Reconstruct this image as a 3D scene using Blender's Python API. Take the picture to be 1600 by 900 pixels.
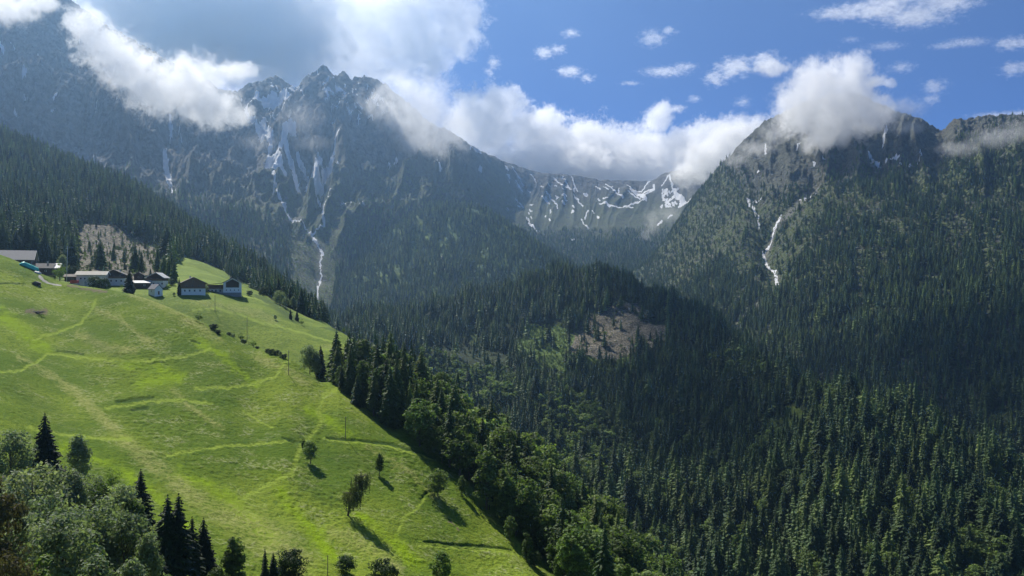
import bpy, bmesh, math, random
import numpy as np
from mathutils import Vector, Matrix
for _o in list(bpy.data.objects): bpy.data.objects.remove(_o)
S = bpy.context.scene
COL = S.collection
R = math.radians
F = 1256.0                                   # focal length in pixels of the 1600 px wide photograph

# ---------------------------------------------------------------- camera, sky, sun, exposure
cd = bpy.data.cameras.new('camera'); cam = bpy.data.objects.new('camera', cd); COL.objects.link(cam)
cd.sensor_width = 36.0; cd.lens = 36.0*F/1600.0; cd.clip_start = 0.5; cd.clip_end = 30000
cam.location = (0, 0, 0); cam.rotation_euler = (R(90), 0, 0); S.camera = cam
SUN_AZ, SUN_EL = -33.0, 46.0                 # degrees: left of the view axis, above the horizon
wd = bpy.data.worlds.new('World'); S.world = wd; wd.use_nodes = True
nt = wd.node_tree; bg = nt.nodes['Background']
sky = nt.nodes.new('ShaderNodeTexSky'); sky.sky_type = 'NISHITA'; sky.sun_disc = False
sky.sun_elevation = R(SUN_EL); sky.sun_rotation = R(SUN_AZ); sky.altitude = 9000
sky.air_density = 1.0; sky.dust_density = 0.0; sky.ozone_density = 10.0
nt.links.new(sky.outputs[0], bg.inputs[0]); bg.inputs[1].default_value = 0.095
sl = bpy.data.lights.new('sun', 'SUN'); sl.energy = 5.0; sl.angle = R(0.53); sl.color = (1.0, 0.95, 0.86)
sun = bpy.data.objects.new('sun', sl); COL.objects.link(sun)
_d = Vector((math.sin(R(SUN_AZ))*math.cos(R(SUN_EL)), math.cos(R(SUN_AZ))*math.cos(R(SUN_EL)), math.sin(R(SUN_EL))))
SUNV = np.array(_d)
sun.rotation_euler = _d.to_track_quat('Z', 'Y').to_euler(); sun.location = _d*500
vs = S.view_settings; vs.view_transform = 'Standard'; vs.look = 'None'; vs.gamma = 1.0; vs.use_curve_mapping = False
vs.exposure = 0.6
cy = S.cycles
cy.max_bounces = 8; cy.diffuse_bounces = 2; cy.glossy_bounces = 1; cy.transmission_bounces = 3
cy.transparent_max_bounces = 8; cy.volume_bounces = 6; cy.volume_max_steps = 256; cy.volume_step_rate = 1.0
cy.use_adaptive_sampling = True; cy.adaptive_threshold = 0.012; cy.use_denoising = True
cy.sample_clamp_indirect = 4.0

# ---------------------------------------------------------------- helpers
rng = np.random.default_rng(7); random.seed(7)
def unp(px, py, Y): return ((px-800)/F*Y, Y, -(py-450)/F*Y)
def smooth(a, b, x):
    t = np.clip((x-a)/(b-a), 0, 1); return t*t*(3-2*t)
def pchip(x, y, q):
    """monotone cubic through y (n, ...) at x, sampled at q"""
    x = np.asarray(x, float); y = np.asarray(y, float); q = np.clip(np.asarray(q, float), x[0], x[-1])
    sh = (-1,)+(1,)*(y.ndim-1)
    h = np.diff(x).reshape(sh); d = np.diff(y, axis=0)/h
    m = np.zeros_like(y); m[0] = d[0]; m[-1] = d[-1]
    w1 = 2*h[1:]+h[:-1]; w2 = h[1:]+2*h[:-1]
    ok = d[:-1]*d[1:] > 0
    with np.errstate(divide='ignore', invalid='ignore'):
        hm = (w1+w2)/(w1/d[:-1]+w2/d[1:])
    m[1:-1] = np.where(ok, hm, 0)
    i = np.clip(np.searchsorted(x, q, side='right')-1, 0, len(x)-2)
    hh = (x[i+1]-x[i]).reshape(sh); t = ((q-x[i])).reshape(sh)/hh
    return (2*t**3-3*t**2+1)*y[i]+(t**3-2*t**2+t)*hh*m[i]+(-2*t**3+3*t**2)*y[i+1]+(t**3-t**2)*hh*m[i+1]
_G = rng.uniform(0, 2*math.pi, (256, 256)); _GX, _GY = np.cos(_G), np.sin(_G)
def pnoise(x, y):
    """2-D gradient noise, about -0.7..0.7"""
    x = np.asarray(x, float); y = np.asarray(y, float)
    xi = np.floor(x).astype(np.int64); yi = np.floor(y).astype(np.int64); fx = x-xi; fy = y-yi
    u = fx**3*(fx*(fx*6-15)+10); v = fy**3*(fy*(fy*6-15)+10)
    def g(a, b): k = ((xi+a) & 255, (yi+b) & 255); return _GX[k]*(fx-a)+_GY[k]*(fy-b)
    a = g(0, 0); b = g(1, 0); c = g(0, 1); d = g(1, 1)
    return (a+(b-a)*u)*(1-v)+(c+(d-c)*u)*v
def fbm(x, y, o=4, g=0.5):
    s = 0; a = 1.0
    for k in range(o): s = s+a*pnoise(x*2**k+17.3*k, y*2**k-9.1*k); a *= g
    return s
def ridged(x, y, o=5, g=0.55):
    s = 0; a = 1.0; w = 1.0
    for k in range(o):
        n = (1-np.abs(pnoise(x*2**k+31.7*k, y*2**k+11.9*k))*1.8)**2
        s = s+a*n*w; w = np.clip(n*1.4, 0, 1); a *= g
    return s
def stroke(PX, PY, pts, w, soft=0.5, jit=0.0, jf=0.08):
    """0..1 mask of a polyline of width w (number or one per point) in design pixels; ragged by jit"""
    if jit:
        PX = PX+jit*fbm(PX*jf, PY*jf, 3)*2; PY = PY+jit*fbm(PX*jf+50, PY*jf+50, 3)*2
    best = np.zeros(PX.shape)
    ws = [w]*len(pts) if np.isscalar(w) else w
    for (a, b, wa, wb) in zip(pts[:-1], pts[1:], ws[:-1], ws[1:]):
        ax, ay = a; bx, by = b; dx, dy = bx-ax, by-ay
        mw = max(wa, wb)*1.6+2
        sel = (PX > min(ax, bx)-mw) & (PX < max(ax, bx)+mw) & (PY > min(ay, by)-mw) & (PY < max(ay, by)+mw)
        if not sel.any(): continue
        t = np.clip(((PX[sel]-ax)*dx+(PY[sel]-ay)*dy)/(dx*dx+dy*dy+1e-9), 0, 1)
        d = np.hypot(PX[sel]-ax-t*dx, PY[sel]-ay-t*dy); ww = (wa+(wb-wa)*t)*0.5
        best[sel] = np.maximum(best[sel], 1-smooth(ww*(1-soft), ww*(1+soft*0.6), d))
    return best
def inpoly(PX, PY, pts, jit=0.0, jf=0.06):
    if jit:
        PX = PX+jit*fbm(PX*jf, PY*jf, 3)*2; PY = PY+jit*fbm(PX*jf+50, PY*jf+50, 3)*2
    r = np.zeros(PX.shape, bool); n = len(pts)
    for i in range(n):
        x1, y1 = pts[i]; x2, y2 = pts[(i+1) % n]
        if y1 == y2: continue
        c = ((y1 > PY) != (y2 > PY)) & (PX < (x2-x1)*(PY-y1)/(y2-y1)+x1)
        r ^= c
    return r.astype(float)

# ---- material helper
class NT:
    def __init__(s, name, group=None):
        s.m = bpy.data.materials.new(name); s.m.use_nodes = True; s.t = s.m.node_tree; s.t.nodes.clear()
        s.out = s.t.nodes.new('ShaderNodeOutputMaterial')
    def n(s, typ, ins={}, **kw):
        nd = s.t.nodes.new('ShaderNode'+typ)
        for k, v in kw.items(): setattr(nd, k, v)
        for k, v in ins.items():
            if hasattr(v, 'is_output'): s.t.links.new(v, nd.inputs[k])
            else: nd.inputs[k].default_value = v
        return nd
    def math(s, op, a, b=0.0, c=None, clamp=False):
        i = {0: a, 1: b}
        if c is not None: i[2] = c
        return s.n('Math', i, operation=op, use_clamp=clamp).outputs[0]
    def mix(s, f, a, b):
        nd = s.n('Mix', {}, data_type='RGBA')
        for k, v in ((0, f), (6, a), (7, b)):
            if hasattr(v, 'is_output'): s.t.links.new(v, nd.inputs[k])
            else: nd.inputs[k].default_value = (v if k == 0 else (*v, 1))
        return nd.outputs[2]
    def noise(s, vec, scale, detail=3, rough=0.55, lac=2.0):
        return s.n('TexNoise', {'Vector': vec, 'Scale': scale, 'Detail': detail, 'Roughness': rough, 'Lacunarity': lac}).outputs[0]
    def ramp(s, fac, a, b):
        return s.n('MapRange', {0: fac, 1: a, 2: b, 3: 0.0, 4: 1.0}, interpolation_type='SMOOTHSTEP').outputs[0]
    def attr(s, name): return s.n('Attribute', attribute_name=name)
    def surf(s, sh): s.t.links.new(sh, s.out.inputs['Surface']); return s.m
def plain(name, col, rough=0.8, metal=0.0, var=0.12, scale=1.5, spec=0.25):
    """a painted / wooden / metal surface with a little procedural dirt"""
    t = NT(name); tc = t.n('TexCoord').outputs['Object']
    n = t.noise(tc, scale, 5, 0.65)
    k = t.math('MULTIPLY_ADD', n, var*2, 1-var)
    c = t.n('VectorMath', {0: (*col,), 1: k}, operation='MULTIPLY').outputs[0]
    b = t.n('BsdfPrincipled', {'Base Color': c, 'Roughness': rough, 'Metallic': metal, 'Specular IOR Level': spec})
    return t.surf(b.outputs[0])

def tag(o, label=None, cat=None, group=None, kind=None):
    if label: o['label'] = label
    if cat: o['category'] = cat
    if group: o['group'] = group
    if kind: o['kind'] = kind
    return o
def mesh_np(name, V, Fc, mats=(), smoothshade=True, matidx=None):
    """mesh from numpy arrays: V (n,3), Fc list of (k,4)/(k,3) arrays"""
    me = bpy.data.meshes.new(name)
    Fs = [np.asarray(f, np.int32) for f in (Fc if isinstance(Fc, (list, tuple)) else [Fc])]
    loops = np.concatenate([f.ravel() for f in Fs]); sizes = np.concatenate([np.full(len(f), f.shape[1]) for f in Fs])
    me.vertices.add(len(V)); me.vertices.foreach_set('co', np.asarray(V, np.float32).ravel())
    me.loops.add(len(loops)); me.loops.foreach_set('vertex_index', loops.astype(np.int32))
    me.polygons.add(len(sizes)); st = np.concatenate([[0], np.cumsum(sizes)[:-1]])
    me.polygons.foreach_set('loop_start', st.astype(np.int32))
    if matidx is not None: me.polygons.foreach_set('material_index', np.asarray(matidx, np.int32))
    me.polygons.foreach_set('use_smooth', np.full(len(sizes), bool(smoothshade)))
    for m in mats: me.materials.append(m)
    me.update(calc_edges=True)
    return me
def link(name, me, parent=None):
    o = bpy.data.objects.new(name, me); COL.objects.link(o)
    if parent is not None: o.parent = parent
    return o
def empty(name, loc, rz=0):
    o = bpy.data.objects.new(name, None); COL.objects.link(o); o.location = loc; o.rotation_euler = (0, 0, rz); o.empty_display_size = 0.5
    return o

# ---------------------------------------------------------------- terrain sheets
SHEETS = []
class Sheet:
    """a hillside lofted through contour rows; every row gives, at the columns, its direction (px, py) from the
    viewpoint and its distance Y in metres, so the ground has its own place, size and slope"""
    def __init__(s, name, cols, rows, nu, segs, disp=None):
        s.name = name
        cols = np.array(cols, float); s.px = np.linspace(cols[0], cols[-1], nu)
        A = np.array([pchip(cols, r[0], s.px) for r in rows]); B = np.array([pchip(cols, np.log(np.array(r[1], float)), s.px) for r in rows])
        vq = np.concatenate([np.arange(n)/n+i for i, n in enumerate(segs)]+[[len(segs)]])
        k = np.arange(len(rows)); py = pchip(k, A, vq); Y = np.exp(pchip(k, B, vq))
        Y = np.maximum.accumulate(Y+np.arange(len(vq))[:, None]*1e-4, axis=0)
        PX = np.broadcast_to(s.px, py.shape)
        X = (PX-800)/F*Y; Z = -(py-450)/F*Y
        s.v = vq; s.PX = PX; s.PY = py; s.X = X; s.Y = Y; V = np.broadcast_to(vq[:, None], py.shape)
        if disp is not None: Z = Z+disp(X, Y, PX, py, V)
        s.Z = Z; s.ap = 450-F*Z/Y; s.hor = np.minimum.accumulate(s.ap, axis=0); s.sky = s.hor[-1]
        SHEETS.append(s)
    def build(s, mat, attrs=None):
        nv, nu = s.X.shape
        V = np.stack([s.X, s.Y, s.Z], -1).reshape(-1, 3)
        i = np.arange(nv*nu).reshape(nv, nu)
        Fq = np.stack([i[:-1, :-1], i[:-1, 1:], i[1:, 1:], i[1:, :-1]], -1).reshape(-1, 4)
        me = mesh_np(s.name, V, Fq, [mat])
        for nm, ch in (attrs or {}).items():
            a = me.color_attributes.new(nm, 'FLOAT_COLOR', 'POINT')
            arr = np.ones((nv*nu, 4), np.float32)
            for k, c in enumerate(ch): arr[:, k] = np.asarray(c, np.float32).ravel()
            a.data.foreach_set('color', arr.ravel())
        s.obj = link(s.name, me); s.obj['kind'] = 'structure'
        return s.obj
    def at(s, X, Y):
        """height, design px, design py, horizon py at ground points X, Y (nan outside)"""
        X = np.asarray(X, float); Y = np.asarray(Y, float); px = X/Y*F+800
        cu = (px-s.px[0])/(s.px[1]-s.px[0]); nv, nu = s.X.shape
        ok = (cu >= 0) & (cu <= nu-1.001); c0 = np.clip(cu.astype(int), 0, nu-2); fu = cu-c0
        out = []
        lo = np.zeros(X.shape, int); hi = np.full(X.shape, nv-1)
        for _ in range(12):
            mid = (lo+hi)//2; up = s.Y[mid, c0] <= Y
            lo = np.where(up, mid, lo); hi = np.where(up, hi, mid)
        lo = np.clip(lo, 0, nv-2); y0 = s.Y[lo, c0]; y1 = s.Y[lo+1, c0]
        ok &= (Y >= s.Y[0, c0]) & (Y <= s.Y[-1, c0]); fv = np.clip((Y-y0)/(y1-y0+1e-9), 0, 1)
        def samp(A): return (A[lo, c0]*(1-fv)+A[lo+1, c0]*fv)*(1-fu)+(A[lo, c0+1]*(1-fv)+A[lo+1, c0+1]*fv)*fu
        z = samp(s.Z); return np.where(ok, z, np.nan), px, samp(s.PY), samp(s.hor)
    def hit(s, px, py):
        """the ground point first seen at photograph pixel (px, py)"""
        c = int(round((px-s.px[0])/(s.px[1]-s.px[0]))); c = min(max(c, 0), len(s.px)-1)
        a = s.ap[:, c]; k = int(np.argmax(a <= py))
        if a[k] > py: k = int(np.argmin(np.abs(a-py)))
        k = max(k, 1); t = 0 if a[k-1] == a[k] else np.clip((a[k-1]-py)/(a[k-1]-a[k]), 0, 1)
        Y = s.Y[k-1, c]*(1-t)+s.Y[k, c]*t; Z = s.Z[k-1, c]*(1-t)+s.Z[k, c]*t
        return Vector(((px-800)/F*Y, Y, Z))

# --- the meadow in front, its forested edge on the far side
LX = [-300, -100, 0, 100, 200, 300, 353, 400, 447, 503, 535, 600, 640, 680, 720, 760, 800, 850, 900, 960, 1040, 1120]
lipy = [350, 385, 403, 445, 462, 499, 523, 546, 559, 601, 620, 665, 690, 720, 755, 800, 840, 895, 930, 975, 1030, 1090]
lipY = [430, 410, 400, 390, 370, 350, 340, 335, 325, 310, 300, 285, 275, 268, 258, 248, 238, 224, 214, 204, 195, 190]
r1Y = [70, 90, 105, 122, 138, 150, 157, 163, 168, 174, 178, 186, 192, 198, 203, 207, 209, 208, 204, 200, 190, 186]
mid = [(l*0.55+900*0.45) if l < 860 else (l+12) for l in lipy]
midY = [math.exp(math.log(a)*0.54+math.log(b)*0.46) for a, b in zip(lipY, r1Y)]
fpy = [342, 378, 398, 441, 459, 497, 522, 545, 559, 598, 596, 592, 610, 634, 660, 688, 714, 756, 797, 852, 935, 1015]
fY = [450, 430, 420, 408, 386, 362, 350, 344, 334, 326, 340, 380, 392, 398, 398, 394, 386, 368, 350, 328, 300, 280]
dpy = [360, 395, 425, 470, 490, 530, 552, 576, 592, 645, 655, 665, 690, 715, 742, 770, 800, 845, 890, 945, 1025, 1100]
dY = [470, 450, 440, 425, 405, 382, 370, 364, 356, 352, 375, 440, 455, 460, 460, 455, 445, 420, 400, 372, 340, 315]
n = len(LX)
def d_meadow(X, Y, PX, PY, v):
    w = smooth(0.3, 1.0, v)*(1-0.75*smooth(2.55, 3.0, v))
    z = 1.2*fbm(X/38, Y/38, 2)*w + 0.42*fbm(X/9+3, Y/9, 2)*w + (0.20+0.25*smooth(-.1, .3, fbm(X/30+9, Y/30, 2)))*fbm(X/2.0, Y/2.0, 3)*smooth(1, 1.2, v)
    return z
meadow = Sheet('meadow', LX, [([1300]*n, [12]*n), ([985]*n, [y*0.72 for y in r1Y]), ([912]*n, [y*0.97 for y in r1Y]), (mid, midY), (lipy, lipY), (fpy, fY), (dpy, dY), ([p+190 for p in dpy], [y+60 for y in dY])],
               1000, [8, 24, 200, 300, 30, 14, 10], d_meadow)
# --- the farm terrace, the second meadow and the wooded shoulder behind it
HX = [-320, -150, 0, 100, 200, 300, 400, 480, 550, 600, 660]
n = len(HX)
hr = [([455, 455, 450, 476, 492, 528, 574, 606, 652, 690, 740], [425, 420, 415, 408, 395, 385, 372, 352, 345, 350, 350]),
      ([395, 400, 418, 448, 457, 462, 492, 530, 575, 640, 700], [470, 465, 450, 440, 435, 440, 430, 415, 395, 380, 375]),
      ([350, 365, 393, 426, 428, 430, 458, 497, 530, 600, 670], [600, 590, 560, 540, 540, 540, 520, 490, 450, 410, 400]),
      ([225, 255, 312, 345, 372, 400, 449, 490, 537, 612, 685], [1000, 980, 920, 900, 880, 850, 760, 640, 520, 450, 430]),
      ([30, 110, 217, 258, 300, 362, 425, 478, 545, 625, 700], [1550, 1480, 1380, 1330, 1280, 1200, 1020, 820, 620, 500, 470]),
      ([60, 150, 260, 300, 350, 420, 500, 560, 640, 720, 800], [2000, 1950, 1850, 1800, 1750, 1650, 1400, 1100, 850, 700, 650])]
def d_shoulder(X, Y, PX, PY, v):
    k = smooth(500, 900, Y)
    return (0.5*fbm(X/30, Y/30, 3)*smooth(0, .8, v))*(1-k)+k*14*fbm(X/160, Y/160, 4)*(1-0.7*smooth(3.4, 4, v))
shoulder = Sheet('wooded_hill', HX, hr, 620, [20, 90, 90, 110, 8], d_shoulder)
# --- the dark spur across the valley, running down to the right
SX = [380, 480, 600, 690, 760, 830, 900, 960, 1000, 1060, 1120, 1200, 1300, 1400, 1500, 1600, 1750, 1850]
sr = [([1040]*4+[1010, 1000, 995, 990, 990, 985, 985, 985, 985, 985, 990, 1000, 1020, 1040], [430]*4+[450, 455, 460, 470, 470, 468, 460, 455, 430, 420, 410, 400, 380, 370]),
      ([800, 800, 800, 800, 800, 800, 800, 800, 800, 810, 820, 845, 860, 865, 875, 895, 940, 965], [640, 640, 650, 660, 670, 680, 685, 690, 690, 680, 665, 630, 535, 515, 495, 475, 440, 420]),
      ([630, 620, 630, 640, 640, 640, 645, 650, 655, 668, 690, 745, 772, 785, 805, 842, 905, 935], [880, 890, 900, 930, 950, 960, 960, 950, 940, 910, 850, 730, 610, 585, 560, 535, 490, 470]),
      ([535, 525, 530, 535, 530, 522, 520, 525, 535, 560, 598, 655, 690, 712, 750, 805, 885, 915], [1120, 1140, 1180, 1220, 1250, 1260, 1250, 1220, 1180, 1110, 1030, 870, 715, 670, 635, 600, 540, 515]),
      ([520, 508, 500, 482, 462, 442, 426, 430, 458, 478, 512, 578, 608, 648, 702, 768, 862, 895], [1280, 1320, 1400, 1460, 1500, 1510, 1500, 1460, 1400, 1300, 1200, 1000, 830, 765, 705, 645, 570, 540]),
      ([600, 590, 580, 560, 540, 530, 520, 525, 550, 570, 610, 680, 720, 760, 810, 880, 960, 1000], [1600, 1640, 1720, 1780, 1820, 1830, 1820, 1780, 1700, 1600, 1480, 1250, 1060, 960, 880, 810, 730, 700])]
def d_spur(X, Y, PX, PY, v):
    w = smooth(0.0, 1.0, v)*(1-0.8*smooth(3.3, 4, v))
    g = 9*stroke(PX, PY, [(1275, 600), (1262, 660), (1245, 730), (1225, 820), (1200, 900)], 70, 1.0)
    return w*(16*fbm(X/150, Y/150, 3)+5*fbm(X/45, Y/45, 3))-g
spur = Sheet('forest_spur', SX, sr, 800, [20, 70, 90, 90, 80, 8], d_spur)
# --- the mountain on the right, with its ravine
RX = [940, 1000, 1090, 1150, 1200, 1260, 1330, 1400, 1445, 1472, 1490, 1530, 1560, 1600, 1700, 1850]
rr = [([600, 600, 640, 670, 690, 710, 730, 750, 760, 770, 775, 790, 800, 820, 860, 920], [1700, 1600, 1450, 1300, 1200, 1090, 990, 930, 900, 890, 880, 850, 830, 800, 740, 680]),
      ([520, 512, 528, 545, 560, 565, 570, 575, 580, 584, 586, 590, 595, 600, 610, 640], [2000, 1900, 1700, 1550, 1450, 1330, 1230, 1160, 1130, 1110, 1100, 1070, 1040, 1000, 930, 850]),
      ([475, 466, 440, 425, 415, 405, 400, 400, 400, 400, 398, 395, 393, 390, 380, 370], [2450, 2330, 2120, 1960, 1850, 1720, 1620, 1550, 1510, 1490, 1480, 1450, 1420, 1400, 1340, 1270]),
      ([450, 435, 362, 318, 295, 275, 264, 262, 262, 260, 256, 246, 242, 236, 220, 200], [2800, 2720, 2480, 2370, 2270, 2170, 2070, 1990, 1950, 1930, 1920, 1890, 1870, 1850, 1780, 1700]),
      ([440, 418, 302, 236, 190, 163, 150, 178, 193, 206, 190, 187, 184, 184, 172, 150], [3050, 2980, 2860, 2800, 2750, 2700, 2650, 2600, 2560, 2540, 2500, 2430, 2400, 2350, 2250, 2150]),
      ([480, 470, 360, 310, 270, 250, 240, 250, 260, 270, 260, 250, 250, 250, 240, 220], [3500, 3400, 3300, 3250, 3200, 3150, 3100, 3050, 3000, 3000, 2950, 2900, 2850, 2800, 2700, 2600])]
RAV = [(1275, 280), (1240, 315), (1215, 340), (1194, 375), (1212, 405), (1218, 430), (1180, 470), (1150, 500)]
def d_right(X, Y, PX, PY, v):
    w = smooth(0, 1, v)*(1-0.85*smooth(3.5, 4, v))
    rock = smooth(340, 250, PY)
    g = 26*stroke(PX, PY, RAV, [30, 40, 46, 50, 60, 60, 60, 60], 1.0)+18*stroke(PX, PY, [(1178, 305), (1186, 340), (1200, 380)], 34, 1.0)
    rib = ridged(PX/48+0.5*fbm(PX/90, PY/90, 2), PY/150, 4)
    return w*(22*fbm(X/260, Y/260, 3)+6*fbm(X/60, Y/60, 3)+rock*(rib-0.8)*26) + rock*(9*(ridged(X/55, Y/55, 4)-.7)+7*fbm(X/22, Y/22, 3)) - g*w
right = Sheet('right_mountain', RX, rr, 760, [10, 70, 110, 110, 130, 8], d_right)
# --- the wooded hump in the middle distance
CX = [400, 470, 520, 560, 620, 690, 740, 800, 850, 900, 960, 1040]
cr = [([540]*12, [1650]*12),
      ([505, 500, 480, 465, 455, 450, 450, 455, 460, 470, 485, 500], [1900, 2000, 2050, 2100, 2100, 2100, 2100, 2100, 2050, 2000, 2000, 2000]),
      ([485, 478, 440, 415, 400, 385, 385, 400, 420, 440, 465, 485], [2150, 2250, 2350, 2400, 2420, 2450, 2450, 2400, 2300, 2250, 2200, 2200]),
      ([480, 472, 405, 378, 352, 322, 326, 356, 388, 418, 452, 478], [2300, 2450, 2620, 2700, 2750, 2800, 2800, 2700, 2600, 2500, 2400, 2400]),
      ([560]*12, [3100]*12)]
def d_hump(X, Y, PX, PY, v):
    w = smooth(0, 1, v)*(1-0.7*smooth(2.4, 3, v))
    return w*(30*fbm(X/300, Y/300, 3)+9*fbm(X/80, Y/80, 3)) - 22*stroke(PX, PY, [(655, 350), (648, 385), (640, 420)], 22, 1.0)*w
hump = Sheet('wooded_hump', CX, cr, 420, [8, 70, 90, 90, 8], d_hump)
# --- the ridge that closes the valley
BX = [560, 640, 700, 730, 760, 800, 850, 900, 940, 990, 1015, 1035, 1060, 1085, 1110, 1160, 1220, 1300]
br = [([520]*18, [2300]*18),
      ([440]*18, [2900]*18),
      ([340, 340, 340, 342, 345, 352, 362, 366, 368, 366, 364, 362, 360, 356, 352, 345, 340, 335], [3500, 3500, 3500, 3550, 3600, 3650, 3700, 3780, 3800, 3800, 3800, 3780, 3750, 3700, 3650, 3500, 3400, 3300]),
      ([270, 275, 280, 290, 300, 310, 320, 325, 328, 328, 325, 322, 318, 314, 310, 300, 285, 270], [3900, 3900, 3950, 4000, 4050, 4150, 4200, 4300, 4300, 4300, 4280, 4250, 4200, 4150, 4100, 4000, 3900, 3800]),
      ([190, 195, 205, 224, 240, 257, 270, 275, 281, 283, 283, 272, 268, 270, 262, 245, 225, 205], [4300, 4300, 4350, 4400, 4450, 4500, 4600, 4700, 4700, 4700, 4650, 4600, 4550, 4550, 4550, 4450, 4350, 4250]),
      ([330]*18, [4950]*18)]
def d_back(X, Y, PX, PY, v):
    w = smooth(0.5, 2, v)*(1-0.8*smooth(3.4, 4, v))
    rib = ridged(PX/34+(PY-280)/120+0.4*fbm(PX/60, PY/60, 2), PY/130, 4)
    return w*(30*fbm(X/350, Y/350, 3)+(rib-0.8)*10*smooth(380, 330, PY))+smooth(3, 4, v)*10*fbm(X/50, Y/50, 4)
back = Sheet('back_ridge', BX, br, 900, [8, 60, 130, 130, 130, 6], d_back)
# --- the massif on the left, rock above and forest at its foot
MX = [-320, -150, -50, 60, 120, 200, 300, 370, 390, 412, 424, 440, 452, 464, 480, 494, 505, 516, 526, 538, 552, 566, 585, 610, 640, 680, 720, 760, 830]
mk = [([520, 500, 490, 480, 480, 480, 490, 495, 495, 495, 495, 500, 500, 500, 505, 505, 505, 505, 510, 510, 510, 510, 510, 510, 510, 510, 510, 510, 510], [1750, 1750, 1750, 1750, 1700, 1650, 1600, 1600, 1600, 1620, 1640, 1660, 1680, 1700, 1720, 1750, 1780, 1800, 1820, 1850, 1880, 1900, 1920, 1950, 2000, 2050, 2100, 2200, 2450]),
      ([320, 335, 345, 358, 368, 380, 396, 406, 409, 412, 414, 416, 418, 420, 425, 430, 432, 433, 434, 435, 436, 437, 438, 440, 440, 440, 440, 440, 440], [2000, 2000, 2000, 2000, 1990, 1980, 1960, 1970, 1980, 1990, 2000, 2030, 2060, 2080, 2100, 2130, 2150, 2170, 2190, 2220, 2260, 2300, 2340, 2380, 2420, 2450, 2550, 2700, 3050]),
      ([150, 190, 205, 235, 250, 268, 290, 302, 304, 306, 308, 311, 314, 316, 318, 320, 321, 322, 323, 325, 327, 329, 331, 334, 338, 343, 350, 356, 362], [2250, 2250, 2260, 2280, 2290, 2300, 2330, 2400, 2420, 2450, 2470, 2490, 2510, 2530, 2550, 2570, 2590, 2610, 2630, 2650, 2680, 2710, 2750, 2800, 2860, 2930, 3050, 3300, 3830]),
      ([-40, 40, 55, 85, 110, 155, 205, 226, 228, 230, 231, 232, 234, 235, 236, 237, 238, 239, 240, 242, 244, 246, 250, 256, 266, 280, 296, 312, 326], [2600, 2600, 2620, 2660, 2690, 2720, 2800, 2880, 2900, 2920, 2940, 2960, 2980, 3000, 3020, 3050, 3070, 3090, 3110, 3130, 3150, 3180, 3220, 3270, 3330, 3400, 3500, 3750, 4330]),
      ([-260, -160, -90, -45, 10, 60, 118, 148, 136, 131, 124, 128, 135, 142, 123, 117, 108, 114, 121, 116, 126, 124, 130, 142, 166, 196, 220, 244, 275], [3000, 3000, 3020, 3080, 3120, 3180, 3300, 3400, 3420, 3450, 3470, 3490, 3510, 3530, 3550, 3570, 3590, 3610, 3630, 3650, 3680, 3700, 3740, 3800, 3870, 3950, 4060, 4250, 4800]),
      ([-100, 0, 40, 80, 120, 160, 220]+[250]*19+[300, 330, 360], [3500]*7+[4000]*19+[4500, 4700, 4900])]
def d_massif(X, Y, PX, PY, v):
    w = smooth(0, 1, v)*(1-0.86*smooth(3.3, 4, v))
    rock = smooth(1.2, 2.4, v)
    wx = PX+30*fbm(PX/110, PY/110, 3)
    rib = ridged(wx/75+PY/260, PY/170+3, 5); w = w*(1-.92*smooth(690, 770, PX))
    big = ridged(X/620+.3*fbm(X/400, Y/400, 2), Y/620+5, 4)
    cr = smooth(2.6, 4, v)
    return w*(40*fbm(X/420, Y/420, 3)+10*fbm(X/90, Y/90, 3)+rock*((rib-0.8)*60+(big-0.8)*70))+cr*9*(ridged(X/60, Y/60, 4)-0.7)+rock*(9*(ridged(X/75+PX/200, Y/75, 4)-.7)+6*fbm(X/24, Y/24, 3))
massif = Sheet('left_massif', MX, mk, 1120, [10, 90, 140, 170, 170, 8], d_massif)

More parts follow.
